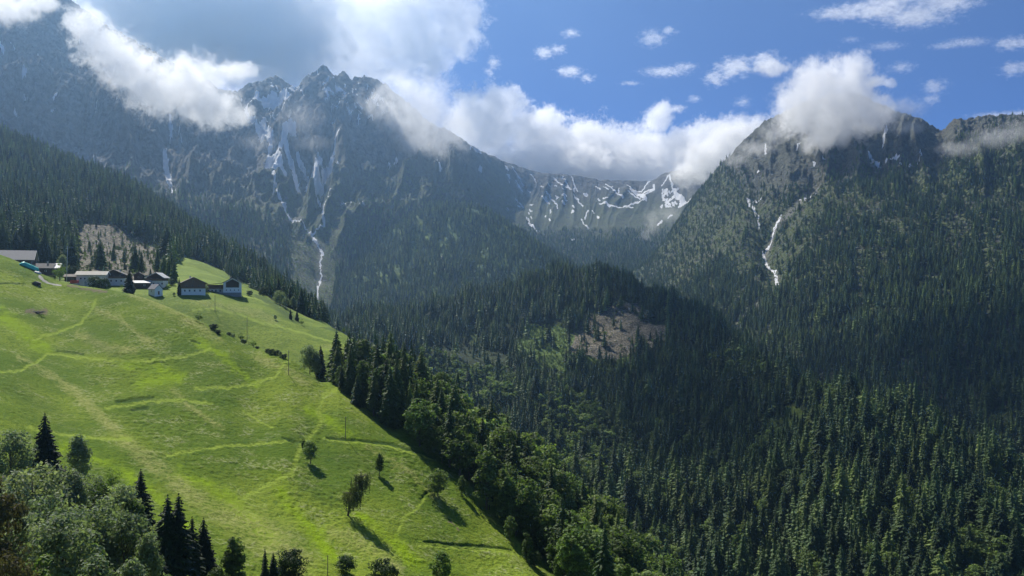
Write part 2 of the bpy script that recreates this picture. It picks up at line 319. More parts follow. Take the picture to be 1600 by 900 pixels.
# ---------------------------------------------------------------- ground materials
def mat_meadow():
    t = NT('meadow_grass'); g = t.n('NewGeometry').outputs['Position']
    a = t.attr('marks'); sep = t.n('SeparateColor', {0: a.outputs['Color']}); path, pale, dark = sep.outputs
    b = t.attr('marks2'); sep2 = t.n('SeparateColor', {0: b.outputs['Color']}); earth, lush, road = sep2.outputs
    n1 = t.noise(g, 0.018, 3, 0.6); n2 = t.noise(g, 0.11, 4, 0.65); n3 = t.noise(g, 0.9, 3, 0.7); n4 = t.noise(g, 3.2, 2, 0.8)
    c = t.mix(t.ramp(n1, .38, .62), (0.102, 0.160, 0.014), (0.192, 0.254, 0.026))
    c = t.mix(t.math('MULTIPLY', t.ramp(n2, .47, .72), 0.6), c, (0.205, 0.24, 0.040))
    # seed heads and white flowers, in patches
    fl = t.math('MULTIPLY', t.ramp(n2, .47, .60), t.ramp(n3, .50, .60))
    c = t.mix(t.math('MULTIPLY', fl, 0.5), c, (0.34, 0.36, 0.20))
    c = t.mix(t.math('MULTIPLY', t.ramp(t.noise(g, .035, 4, .6), .52, .36), .55), c, (0.075, 0.135, 0.012))
    c = t.mix(t.math('MULTIPLY', t.ramp(n3, .52, .36), 0.6), c, (0.055, 0.115, 0.014))
    c = t.mix(t.math('MULTIPLY', t.ramp(n4, .55, .75), 0.25), c, (0.30, 0.33, 0.13))
    c = t.mix(t.math('MULTIPLY', lush, t.ramp(n2, .3, .6)), c, (0.20, 0.30, 0.010))
    pn = t.math('MULTIPLY', pale, t.math('ADD', t.math('MULTIPLY', t.ramp(n3, .38, .62), .65), t.math('MULTIPLY', t.ramp(n2, .35, .6), .4)), clamp=True)
    c = t.mix(pn, c, (0.30, 0.31, 0.095))
    c = t.mix(t.math('MULTIPLY', path, t.math('MULTIPLY_ADD', t.ramp(n3, .35, .62), .55, .45), clamp=True), c, (0.26, 0.34, 0.045))
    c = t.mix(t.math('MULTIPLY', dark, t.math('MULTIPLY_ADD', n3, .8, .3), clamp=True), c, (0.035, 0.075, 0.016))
    c = t.mix(t.math('MULTIPLY', earth, t.ramp(n3, .3, .55)), c, (0.16, 0.125, 0.085))
    c = t.mix(road, c, (0.40, 0.38, 0.34))
    bp = t.n('Bump', {'Strength': 1.0, 'Distance': 0.6, 'Height': t.math('ADD', t.math('MULTIPLY', n3, 1.0), t.math('MULTIPLY', n4, .35))})
    d = t.n('BsdfPrincipled', {'Base Color': c, 'Roughness': 0.9, 'Specular IOR Level': 0.03, 'Normal': bp.outputs[0], 'Sheen Weight': 0.02, 'Sheen Roughness': 0.5, 'Sheen Tint': (0.8, 1.0, 0.4, 1)})
    return t.surf(d.outputs[0])
def mat_forest_floor():
    t = NT('forest_floor'); g = t.n('NewGeometry').outputs['Position']
    sep = t.n('SeparateColor', {0: t.attr('marks').outputs['Color']}); clear, shrub, stone = sep.outputs
    sep2 = t.n('SeparateColor', {0: t.attr('marks2').outputs['Color']}); grass, snow, road = sep2.outputs
    n2 = t.noise(g, 0.05, 4, 0.6); n3 = t.noise(g, 0.35, 4, 0.7)
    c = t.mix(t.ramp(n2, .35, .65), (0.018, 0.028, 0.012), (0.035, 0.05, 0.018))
    s2 = t.n('Mapping', {'Vector': g, 'Scale': (0.25, .9, .9), 'Rotation': (0, 0, .6)}).outputs[0]
    s3 = t.n('Mapping', {'Vector': g, 'Scale': (0.9, .2, .9), 'Rotation': (0, 0, .3)}).outputs[0]
    sl = t.math('MAXIMUM', t.ramp(t.noise(s2, .9, 4, .75), .50, .62), t.ramp(t.noise(s3, .8, 4, .75), .52, .64))
    slash = t.mix(sl, (0.045, 0.042, 0.028), (0.30, 0.265, 0.20))
    c = t.mix(clear, c, slash)
    gr = t.mix(t.ramp(n3, .35, .65), (0.06, 0.105, 0.022), (0.125, 0.18, 0.04))
    c = t.mix(shrub, c, gr)
    n4 = t.noise(g, .9, 3, .7); sep3 = t.n('SeparateColor', {0: t.attr('marks3').outputs['Color']}); path, pale, dark = sep3.outputs
    gg = t.mix(t.ramp(n2, .35, .65), (0.105, 0.162, 0.015), (0.187, 0.252, 0.028))
    gg = t.mix(t.math('MULTIPLY', t.ramp(n4, .52, .38), .6), gg, (0.06, 0.115, 0.012))
    gg = t.mix(t.math('MULTIPLY', t.ramp(n3, .5, .7), .5), gg, (0.215, 0.245, 0.05))
    gg = t.mix(t.math('MULTIPLY', pale, t.ramp(n4, .35, .6)), gg, (0.30, 0.31, 0.095))
    gg = t.mix(t.math('MULTIPLY', path, .7), gg, (0.26, 0.34, 0.045))
    gg = t.mix(t.math('MULTIPLY', dark, t.ramp(n4, .3, .55)), gg, (0.035, 0.07, 0.016))
    c = t.mix(grass, c, gg)
    c = t.mix(stone, c, t.mix(t.ramp(n3, .4, .6), (0.22, 0.21, 0.20), (0.42, 0.41, 0.39)))
    c = t.mix(road, c, t.mix(n3, (0.22, 0.21, 0.17), (0.36, 0.34, 0.28)))
    c = t.mix(snow, c, (0.82, 0.83, 0.84))
    bp = t.n('Bump', {'Strength': 0.9, 'Distance': 1.0, 'Height': n3})
    d = t.n('BsdfPrincipled', {'Base Color': c, 'Roughness': 0.92, 'Specular IOR Level': 0.1, 'Normal': bp.outputs[0]})
    return t.surf(d.outputs[0])
def mat_rock():
    t = NT('mountain_rock'); g = t.n('NewGeometry'); P = g.outputs['Position']
    sep = t.n('SeparateColor', {0: t.attr('marks').outputs['Color']}); snow, green, scree = sep.outputs
    n1 = t.noise(P, 0.006, 5, 0.6); n2 = t.noise(P, 0.04, 5, 0.7); n3 = t.noise(P, .16, 3, .7)
    c = t.mix(t.ramp(n2, .32, .68), (0.042, 0.044, 0.047), (0.18, 0.175, 0.17))
    c = t.mix(t.math('MULTIPLY', t.ramp(n1, .45, .65), .5), c, (0.14, 0.12, 0.095))
    gr = t.mix(t.ramp(n3, .35, .65), (0.045, 0.065, 0.022), (0.105, 0.135, 0.04))
    c = t.mix(t.math('MULTIPLY', green, t.ramp(n2, .30, .58)), c, gr)
    c = t.mix(t.math('MULTIPLY', scree, .8), c, t.mix(n3, (0.22, 0.21, 0.20), (0.34, 0.33, 0.31)))
    sn = t.ramp(t.math('ADD', snow, t.math('MULTIPLY', t.math('SUBTRACT', n3, .5), .55)), .42, .58)
    c = t.mix(sn, c, (0.84, 0.85, 0.87))
    bp = t.n('Bump', {'Strength': 1.0, 'Distance': 16.0, 'Height': t.math('ADD', n2, t.math('MULTIPLY', n3, .4))})
    d = t.n('BsdfPrincipled', {'Base Color': c, 'Roughness': 0.9, 'Specular IOR Level': 0.15, 'Normal': bp.outputs[0]})
    return t.surf(d.outputs[0])
M_MEADOW, M_FLOOR, M_ROCK = mat_meadow(), mat_forest_floor(), mat_rock()
# ---------------------------------------------------------------- what lies on the ground: mown paths, terraces, clearings, snow
def S_(sh, items, jit=0.0, soft=.5, jf=.08):
    r = np.zeros(sh.PX.shape); A, B = jit_(sh.PX, sh.PY, jit, jf)
    for pts, w in items:
        mw = np.max(w)*1.6+3; xs = [p[0] for p in pts]; ys = [p[1] for p in pts]
        c0, c1 = np.searchsorted(sh.px, [min(xs)-mw-jit*2, max(xs)+mw+jit*2]); c0 = max(c0-1, 0)
        rows = np.nonzero(((B[:, c0:c1] > min(ys)-mw) & (B[:, c0:c1] < max(ys)+mw)).any(1))[0]
        if not len(rows): continue
        k = (slice(rows[0], rows[-1]+1), slice(c0, c1))
        r[k] = np.maximum(r[k], stroke(A[k], B[k], pts, w, soft))
    return r
def jit_(PX, PY, jit, jf):
    if not jit: return PX, PY
    return PX+jit*fbm(PX*jf, PY*jf, 3)*2, PY+jit*fbm(PX*jf+50, PY*jf+50, 3)*2
def P_(sh, polys, jit=0.0, jf=.06):
    r = np.zeros(sh.PX.shape)
    A, B = jit_(sh.PX, sh.PY, jit, jf)
    for p in polys: r = np.maximum(r, inpoly(A, B, p))
    return r
PATHS = [([(-60, 588), (0, 580), (35, 578), (55, 566), (75, 552), (120, 557), (165, 562), (210, 564), (258, 561), (300, 555), (328, 543)], 5),
         ([(50, 530), (85, 520), (125, 506), (140, 488), (150, 470)], 5),
         ([(165, 637), (205, 632), (240, 627), (280, 625), (330, 629)], 5),
         ([(305, 606), (350, 605), (398, 599), (430, 588), (450, 562)], 6),
         ([(532, 604), (505, 618), (497, 640), (503, 656), (490, 676), (474, 692), (463, 716), (455, 738), (420, 756), (376, 776)], 9),
         ([(260, 712), (300, 704), (350, 697), (400, 693), (470, 688)], 5),
         ([(95, 679), (150, 685), (205, 689)], 7), ([(40, 668), (95, 679)], 5),
         ([(505, 686), (560, 691), (610, 698), (660, 711), (690, 722)], 4),
         ([(650, 850), (700, 853), (760, 858), (810, 866), (835, 868)], 4),
         ([(622, 826), (630, 808), (648, 796), (662, 780)], 6),
         ([(575, 588), (540, 592), (532, 604)], 5),
         ([(380, 640), (398, 652), (425, 668)], 4)]
PALE = [([(30, 560), (75, 585), (115, 612), (150, 645), (195, 690), (245, 730), (290, 765), (330, 795), (390, 820), (440, 850), (470, 880)], [10, 14, 16, 18, 22, 26, 30, 36, 60, 60, 40]),
        ([(205, 462), (240, 472), (275, 490), (310, 510), (345, 533)], [10, 16, 16, 14, 10]), ([(150, 484), (185, 500), (215, 520), (235, 540)], 10),
        ([(400, 560), (440, 575), (480, 600)], 14), ([(520, 830), (560, 850), (620, 890)], 22), ([(270, 610), (300, 640), (350, 672)], 10), ([(125, 525), (170, 545), (210, 548)], 16), ([(575, 700), (640, 740), (690, 790)], 10)]
LUSH = [([(310, 535), (345, 553), (372, 578), (400, 600)], [16, 16, 10, 10]), ([(430, 745), (450, 790), (490, 830), (520, 870)], [20, 24, 26, 22]), ([(0, 490), (40, 520), (70, 545)], 26),
        ([(100, 700), (170, 720), (240, 770), (300, 830)], [24, 20, 16, 16]), ([(560, 800), (610, 840), (650, 880)], [14, 20, 30]), ([(350, 775), (380, 800), (420, 840)], 30),
        ([(480, 640), (520, 660), (560, 690)], 18), ([(220, 600), (280, 585), (200, 570)], 26), ([(280, 740), (330, 760), (370, 790)], 24)]
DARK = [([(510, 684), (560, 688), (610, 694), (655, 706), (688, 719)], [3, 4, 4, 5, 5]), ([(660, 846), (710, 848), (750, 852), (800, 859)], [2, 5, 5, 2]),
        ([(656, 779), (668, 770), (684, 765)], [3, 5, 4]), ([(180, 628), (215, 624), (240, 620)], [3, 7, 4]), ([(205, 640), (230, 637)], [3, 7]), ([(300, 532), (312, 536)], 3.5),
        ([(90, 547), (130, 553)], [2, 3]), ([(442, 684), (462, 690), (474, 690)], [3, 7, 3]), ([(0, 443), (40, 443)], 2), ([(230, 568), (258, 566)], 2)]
ROUGH = [([(20, 600), (70, 640), (110, 665)], [40, 50, 30]), ([(520, 715), (570, 722), (600, 745)], [30, 36, 30]), ([(490, 775), (470, 750), (520, 790)], 16), ([(140, 530), (190, 560), (240, 580)], 14), ([(440, 670), (480, 690)], 12)]
EARTH = [([(42, 487), (70, 487)], [8, 10]), ([(105, 446), (135, 452), (165, 457)], [3, 6, 3]), ([(700, 812), (712, 822), (718, 830)], 3)]
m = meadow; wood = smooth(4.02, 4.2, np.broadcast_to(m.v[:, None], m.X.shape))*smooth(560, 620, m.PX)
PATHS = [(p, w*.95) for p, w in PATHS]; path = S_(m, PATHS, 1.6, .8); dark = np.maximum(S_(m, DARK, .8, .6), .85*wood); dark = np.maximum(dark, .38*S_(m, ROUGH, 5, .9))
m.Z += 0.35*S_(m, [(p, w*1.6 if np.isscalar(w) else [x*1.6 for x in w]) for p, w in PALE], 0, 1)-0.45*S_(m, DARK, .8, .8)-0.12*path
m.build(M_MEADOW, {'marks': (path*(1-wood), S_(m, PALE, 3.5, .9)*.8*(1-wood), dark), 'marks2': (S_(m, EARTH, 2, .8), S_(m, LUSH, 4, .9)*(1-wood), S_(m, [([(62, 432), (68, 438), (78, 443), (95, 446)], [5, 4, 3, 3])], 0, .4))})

s = shoulder
GREEN_TOP = [(-400, 520), (-400, 392), (0, 392), (60, 424), (120, 432), (165, 440), (262, 428), (278, 408), (300, 402), (345, 414), (362, 432), (385, 440), (402, 452), (440, 478), (480, 496), (520, 508), (556, 524), (560, 560), (552, 600), (600, 700), (500, 900), (0, 700)]
CLEAR_L = [(118, 442), (120, 372), (132, 352), (165, 358), (205, 370), (240, 378), (258, 392), (266, 436), (210, 444), (165, 444)]
sv = np.broadcast_to(s.v[:, None], s.X.shape)
gtop = P_(s, [GREEN_TOP], .8); clr = P_(s, [CLEAR_L], 1.5)
STRIP = [(104, 440), (150, 424), (168, 432), (166, 446), (120, 450)]
gtop = np.maximum(gtop*(1-clr), P_(s, [STRIP], .8))
s.path = S_(s, [([(300, 486), (340, 482), (400, 500), (470, 520), (540, 540)], 3), ([(500, 545), (530, 550), (556, 556)], 4), ([(503, 601), (540, 583), (560, 570)], 5), ([(380, 462), (400, 466), (420, 476)], 3)], 1, .6)
BANK = [([(400, 462), (425, 475), (450, 492), (465, 503)], [6, 12, 14, 8]), ([(500, 512), (520, 514), (535, 520)], [2, 5, 2]), ([(530, 549), (548, 553)], 3)]
me_marks = (s.path, .5*S_(s, [([(360, 480), (400, 488), (430, 500)], 14), ([(300, 470), (345, 480)], 12), ([(505, 540), (545, 548)], 8)], 3, .9), np.maximum(.8*S_(s, BANK, 1, .9), 0))
s.build(M_FLOOR, {'marks': (clr, .5*S_(s, BANK, 1, .9), .0*gtop), 'marks2': (gtop, 0*gtop, S_(s, [([(40, 426), (62, 432), (75, 442), (110, 447), (150, 452)], 4), ([(300, 456), (330, 450), (345, 452)], 2.5)], 0, .4)), 'marks3': me_marks})
u = spur
CLEAR_S = [(872, 548), (896, 512), (930, 494), (962, 478), (1004, 480), (1008, 508), (1042, 516), (1036, 548), (985, 556), (940, 562), (900, 556)]
SHRUB_S = [(806, 520), (830, 502), (880, 505), (900, 520), (880, 552), (905, 562), (985, 558), (980, 572), (850, 575), (800, 560)]
ROAD_S = [(1282, 610), (1298, 622), (1312, 630), (1326, 640)]
GRASS_S = [(732, 505), (744, 505), (745, 532), (734, 532)]
DELL = [(1205, 640), (1245, 622), (1262, 632), (1240, 660), (1205, 664)]
clrS = P_(u, [CLEAR_S], 3); shrS = P_(u, [SHRUB_S], 3); graS = np.maximum(P_(u, [GRASS_S], 1), P_(u, [DELL], 2))
roadS = S_(u, [(ROAD_S, [4, 6, 7, 5])], 0, .4); strS = S_(u, [([(1310, 650), (1322, 672), (1318, 700)], 14), ([(1470, 695), (1500, 700)], 10)], 3, .8)
u.build(M_FLOOR, {'marks': (clrS, np.maximum(shrS, strS)*.9, 0*clrS), 'marks2': (graS*.35, 0*clrS, roadS)})  # low grass weight puts the dell's shade into its ground colour

r = right
SNOW_R = [([(1170, 311), (1183, 330), (1186, 345)], [14, 9, 3]), ([(1168, 310), (1190, 308)], [5, 4]), ([(1276, 284), (1262, 293), (1250, 302)], [3, 6, 2]), ([(1221, 326), (1212, 342), (1205, 356), (1196, 366)], [5, 5, 3, 3]),
          ([(1192, 368), (1197, 384), (1206, 392), (1212, 404), (1214, 424)], [6, 11, 5, 8, 9]), ([(1352, 245), (1362, 252), (1375, 254)], [3, 7, 8]), ([(1384, 252), (1395, 248), (1404, 250)], [6, 8, 8]), ([(1398, 240), (1400, 250)], 4),
          ([(1406, 260), (1418, 262), (1430, 254), (1440, 246)], [5, 8, 5, 4]), ([(1286, 258), (1290, 256)], 4), ([(1270, 258), (1273, 261)], 4), ([(1190, 272), (1183, 276)], 4), ([(1196, 230), (1197, 238)], 5), ([(1385, 205), (1378, 220)], [6, 3]), ([(1438, 242), (1440, 250)], 4), ([(1250, 226), (1245, 232)], 3)]
SNOW_R = [(p, w*.75 if np.isscalar(w) else [x*.75 for x in w]) for p, w in SNOW_R]; snR = S_(r, SNOW_R, 1.5, .5, .15); rv = np.broadcast_to(r.v[:, None], r.X.shape)
SHR_R = [(1218, 330), (1262, 300), (1300, 272), (1320, 300), (1285, 330), (1262, 360), (1255, 395), (1235, 440), (1170, 475), (1205, 420), (1200, 372)]
SHR_R2 = [(1150, 345), (1188, 350), (1205, 410), (1195, 440), (1160, 420), (1135, 395), (1108, 395), (1120, 360)]
shR = P_(r, [SHR_R, SHR_R2], 4); shR = np.maximum(shR, S_(r, [([(1300, 275), (1296, 310), (1290, 330)], 12), ([(1310, 385), (1318, 410), (1322, 440)], 12), ([(1500, 360), (1490, 450), (1480, 540)], 8), ([(1555, 430), (1530, 520)], 8)], 4, .9))
upR = smooth(300, 252, r.PY+14*fbm(r.PX/40, r.PY/40, 3)-np.interp(r.PX, [1000, 1100, 1180, 1300, 1420, 1500, 1700], [-60, -30, 30, 10, -10, -40, -60]))
r.build(M_ROCK, {'marks': (snR, np.clip(1.0-upR*.62, 0, 1), S_(r, [(RAV, 8), ([(1110, 400), (1118, 420)], 10)], 2, .9)*.7)})

h = hump
shH = S_(h, [([(655, 345), (646, 380), (640, 410)], [10, 14, 8]), ([(520, 400), (540, 420), (530, 450)], 14), ([(480, 470), (500, 440), (510, 420)], 16)], 4, .9)
h.build(M_FLOOR, {'marks': (0*shH, np.maximum(shH, .55+.4*smooth(-.2, .25, fbm(h.PX/40, h.PY/40, 3))), S_(h, [([(690, 400), (694, 425)], 4), ([(710, 420), (715, 440)], 3)], 1, .8)), 'marks2': (0*shH, 0*shH, 0*shH)})

b = back
L = [(735, 232, 752, 246), (744, 240, 758, 252), (800, 262, 818, 290), (806, 285, 816, 300), (830, 270, 838, 282), (866, 276, 880, 294), (880, 276, 892, 300), (893, 276, 902, 300), (898, 290, 897, 302), (806, 308, 818, 322), (854, 302, 868, 318), (868, 318, 872, 328), (850, 312, 858, 318), (896, 308, 910, 324), (879, 310, 886, 318), (932, 292, 938, 298), (942, 294, 950, 302), (946, 289, 962, 305), (962, 305, 974, 313), (957, 294, 956, 300), (967, 296, 966, 308), (980, 290, 992, 300), (992, 300, 1006, 312), (1016, 282, 1002, 296), (1002, 296, 988, 300), (1021, 290, 1022, 298), (1022, 298, 1008, 308), (982, 302, 1000, 314), (1044, 274, 1034, 290), (1046, 274, 1050, 290), (1050, 292, 1056, 305), (1056, 305, 1066, 318), (1082, 310, 1062, 322), (938, 322, 960, 328), (960, 328, 990, 326), (975, 325, 1010, 315), (942, 316, 950, 317), (826, 346, 838, 354), (838, 354, 846, 361), (908, 342, 914, 352), (914, 352, 919, 357), (918, 332, 914, 342), (893, 370, 896, 371), (1034, 345, 1028, 350), (1050, 338, 1044, 341), (772, 262, 780, 272), (786, 258, 794, 270), (760, 280, 766, 292), (778, 290, 784, 300), (770, 305, 776, 312), (745, 268, 749, 276), (790, 280, 796, 288)]
rs = np.random.default_rng(3); strokes_b = [([(x0, y0), (x1, y1)], float(rs.uniform(1.8, 3.2))) for x0, y0, x1, y1 in L]
strokes_b += [([(1056, 300), (1068, 314), (1064, 320)], [6, 11, 7]), ([(985, 298), (1000, 306), (1008, 313)], [4, 8, 6]), ([(1000, 305), (1020, 297)], [6, 4])]
spots = [([(x, y), (x+rs.uniform(1, 4), y+rs.uniform(1, 4))], float(rs.uniform(1.8, 3.2))) for x, y in zip(rs.uniform(755, 940, 60), rs.uniform(265, 345, 60)) if y > 250+(x-735)*.15+14]
spots += [([(x, y), (x+rs.uniform(-3, 3), y+rs.uniform(1, 3))], float(rs.uniform(2.4, 4.4))) for x, y in zip(rs.uniform(1034, 1062, 40), rs.uniform(292, 322, 40))]
snB = S_(b, strokes_b+spots, 1.0, .6, .2)
b.build(M_ROCK, {'marks': (snB, np.clip(smooth(285, 330, b.PY+10*fbm(b.PX/30, b.PY/30, 2))*.85, 0, 1), .25*smooth(1000, 1060, b.PX)*smooth(335, 300, b.PY))})

k = massif
SN = [([(402, 152), (392, 165), (384, 178)], [7, 6, 4]), ([(428, 150), (415, 155), (402, 156)], [14, 9, 6]), ([(440, 152), (450, 165)], [14, 8]), ([(456, 148), (460, 154)], 9), ([(384, 180), (396, 192), (406, 206), (414, 222)], [4, 5, 6, 8]), ([(416, 182), (410, 196), (418, 212), (420, 230)], [5, 8, 10, 8]), ([(424, 232), (420, 244)], [5, 4]),
      ([(416, 258), (426, 258), (434, 264)], [8, 22, 14]), ([(424, 262), (436, 266), (446, 271)], [10, 8, 3]), ([(416, 262), (414, 272)], [6, 3]), ([(462, 220), (450, 232), (438, 243)], [4, 7, 5]), ([(448, 242), (455, 258), (464, 272)], [6, 6, 7]), ([(456, 275), (466, 278), (478, 288), (494, 296)], [6, 5, 4, 3]), ([(464, 240), (476, 250), (484, 262)], [4, 6, 6]), ([(486, 262), (490, 275), (494, 284)], [10, 22, 16]), ([(496, 260), (500, 256)], 7), ([(508, 262), (515, 268), (528, 273)], [9, 10, 4]), ([(500, 281), (512, 276)], [14, 8]), ([(505, 268), (516, 272)], 6), ([(516, 262), (524, 254), (532, 246)], [5, 4, 2]),
      ([(427, 280), (430, 292), (426, 305)], [4, 5, 4]), ([(428, 304), (438, 312), (444, 320)], [4, 4, 10]), ([(444, 318), (446, 327), (452, 334)], [9, 5, 4]), ([(452, 334), (464, 342), (474, 348), (486, 358), (492, 368), (498, 378)], [5, 3, 4, 5, 6, 4]), ([(489, 295), (496, 306), (502, 318)], [3, 4, 3]), ([(518, 312), (508, 322), (504, 335), (506, 346), (498, 354), (488, 358)], [3, 3, 4, 3, 4, 4]), ([(498, 378), (504, 386), (502, 396), (500, 405)], [4, 6, 3, 4]), ([(500, 405), (502, 425), (498, 440), (496, 462)], [3, 3, 4, 4]),
      ([(534, 318), (542, 321), (552, 320)], [4, 4, 5]), ([(550, 322), (548, 328)], 4), ([(564, 340), (570, 344)], [6, 3]), ([(265, 195), (268, 205), (266, 216)], [3, 4, 2]), ([(258, 240), (262, 258), (264, 276), (271, 300)], [6, 9, 7, 5]), ([(146, 245), (150, 262)], 2.5), ([(680, 265), (688, 276)], 4),
      ([(498, 122), (496, 116)], 3.5), ([(520, 126), (512, 138), (507, 145)], 5), ([(520, 160), (508, 162), (512, 172)], 4), ([(528, 150), (540, 152)], 4), ([(505, 158), (515, 172), (508, 182)], 3), ([(620, 245), (612, 258), (606, 268)], [3, 3, 2]), ([(0, 85), (4, 88)], 4), ([(28, 110), (30, 116)], 4), ([(0, 128), (3, 126)], 4), ([(22, 155), (26, 154)], 5), ([(36, 162), (40, 159)], 4), ([(84, 183), (87, 180)], 4), ([(5, 150), (15, 158)], [3, 5]), ([(92, 75), (95, 74)], 3), ([(45, 86), (46, 87)], 3), ([(735, 232), (752, 240)], 3), ([(748, 260), (752, 266)], 3)]
rs = np.random.default_rng(5)
SN += [([(x, y), (x+rs.uniform(-5, 7), y+rs.uniform(2, 7))], float(rs.uniform(1.6, 3.2))) for x, y in zip(rs.uniform(520, 600, 46), rs.uniform(135, 205, 46))]
SN += [([(x, y), (x+rs.uniform(-4, 8), y+rs.uniform(2, 8))], float(rs.uniform(1.5, 2.6))) for x, y in zip(rs.uniform(420, 470, 22), rs.uniform(130, 190, 22))]
SN += [([(x, y), (x+rs.uniform(-3, 3), y+rs.uniform(2, 6))], float(rs.uniform(1.4, 2.4))) for x, y in zip(rs.uniform(-100, 380, 40), rs.uniform(60, 220, 40))]
SN = [(p, w*1.2 if np.isscalar(w) else [x*1.25 for x in w]) for p, w in SN]; SN = [(p, [x*.62 for x in np.atleast_1d(w)]*(1 if np.ndim(w) else len(p))) if p[0][1] > 276 and p[0][0] > 400 else (p, w) for p, w in SN]; snM = S_(k, SN, 1.5, .5, .22)
grM = smooth(235, 330, k.PY+18*fbm(k.PX/50, k.PY/50, 3)+.04*(k.PX-300))
k.build(M_ROCK, {'marks': (snM, np.clip(grM, 0, 1), S_(k, [([(400, 300), (470, 340), (500, 380), (500, 440)], [6, 8, 10, 14])], 3, .9)*.5+.35*S_(k, [([(545, 225), (560, 250)], 10), ([(150, 190), (130, 225)], 14), ([(380, 215), (400, 235), (430, 240)], 20)], 4, .9))})
# the valley floor underneath
g_ = bpy.data.meshes.new('ground'); zz = -420
g_.from_pydata([(-3900, -350, zz), (3900, -350, zz), (3900, 5100, zz), (-3900, 5100, zz)], [], [(0, 1, 2, 3)]); g_.materials.append(M_FLOOR); link('ground', g_)['kind'] = 'structure'
# ---------------------------------------------------------------- trees
def mat_leaf(name, c0, c1, trans=0.3, rare=None, spread=.7):
    t = NT(name); oi = t.n('ObjectInfo'); g = t.n('NewGeometry'); rnd = oi.outputs['Random']
    n = t.noise(t.n('TexCoord').outputs['Object'], 0.55, 2, .6)
    f = t.math('MULTIPLY_ADD', t.math('SUBTRACT', n, .5), .9, t.math('MULTIPLY_ADD', rnd, .9, .05), clamp=True)
    c = t.mix(f, c0, c1)
    if rare: c = t.mix(t.math('MULTIPLY', t.math('GREATER_THAN', t.math('FRACT', t.math('MULTIPLY', rnd, 37.7)), rare[1]), .8), c, rare[0])
    isl = t.math('MULTIPLY', t.math('MULTIPLY_ADD', g.outputs['Random Per Island'], .6, .7), t.math('MULTIPLY_ADD', t.math('FRACT', t.math('MULTIPLY', rnd, 91.3)), spread, 1-spread*.5))
    c = t.n('VectorMath', {0: c, 1: isl}, operation='MULTIPLY').outputs[0]
    d = t.n('BsdfPrincipled', {'Base Color': c, 'Roughness': 0.7, 'Specular IOR Level': 0.25})
    tr = t.n('BsdfTranslucent', {'Color': t.n('VectorMath', {0: c, 1: (1.25, 1.35, .6)}, operation='MULTIPLY').outputs[0]})
    return t.surf(t.n('MixShader', {0: trans, 1: d.outputs[0], 2: tr.outputs[0]}).outputs[0])
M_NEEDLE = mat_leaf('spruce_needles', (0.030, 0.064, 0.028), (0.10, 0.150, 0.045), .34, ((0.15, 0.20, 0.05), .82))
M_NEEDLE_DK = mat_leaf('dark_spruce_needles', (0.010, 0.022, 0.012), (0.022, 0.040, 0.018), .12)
M_LEAF = mat_leaf('broad_leaves', (0.070, 0.120, 0.034), (0.155, 0.210, 0.062), .4)
M_LEAF_FAR = mat_leaf('light_broad_leaves', (0.085, 0.140, 0.040), (0.20, 0.26, 0.085), .4)
M_LEAF_GR = mat_leaf('grey_green_leaves', (0.14, 0.19, 0.11), (0.265, 0.31, 0.195), .38, None, .3)
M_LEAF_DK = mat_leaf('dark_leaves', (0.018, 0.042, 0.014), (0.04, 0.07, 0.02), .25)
M_LEAF_BR = mat_leaf('bright_leaves', (0.11, 0.18, 0.035), (0.17, 0.24, 0.05), .4)
M_LEAF_RED = mat_leaf('copper_leaves', (0.055, 0.060, 0.030), (0.10, 0.085, 0.045), .3)
M_DEAD = mat_leaf('dead_twigs', (0.13, 0.105, 0.085), (0.18, 0.15, 0.12), .1)
M_BARK = plain('bark', (0.10, 0.080, 0.062), .9, var=.4, scale=3)
M_BARK_PALE = plain('pale_bark', (0.26, 0.24, 0.21), .9, var=.4, scale=3)

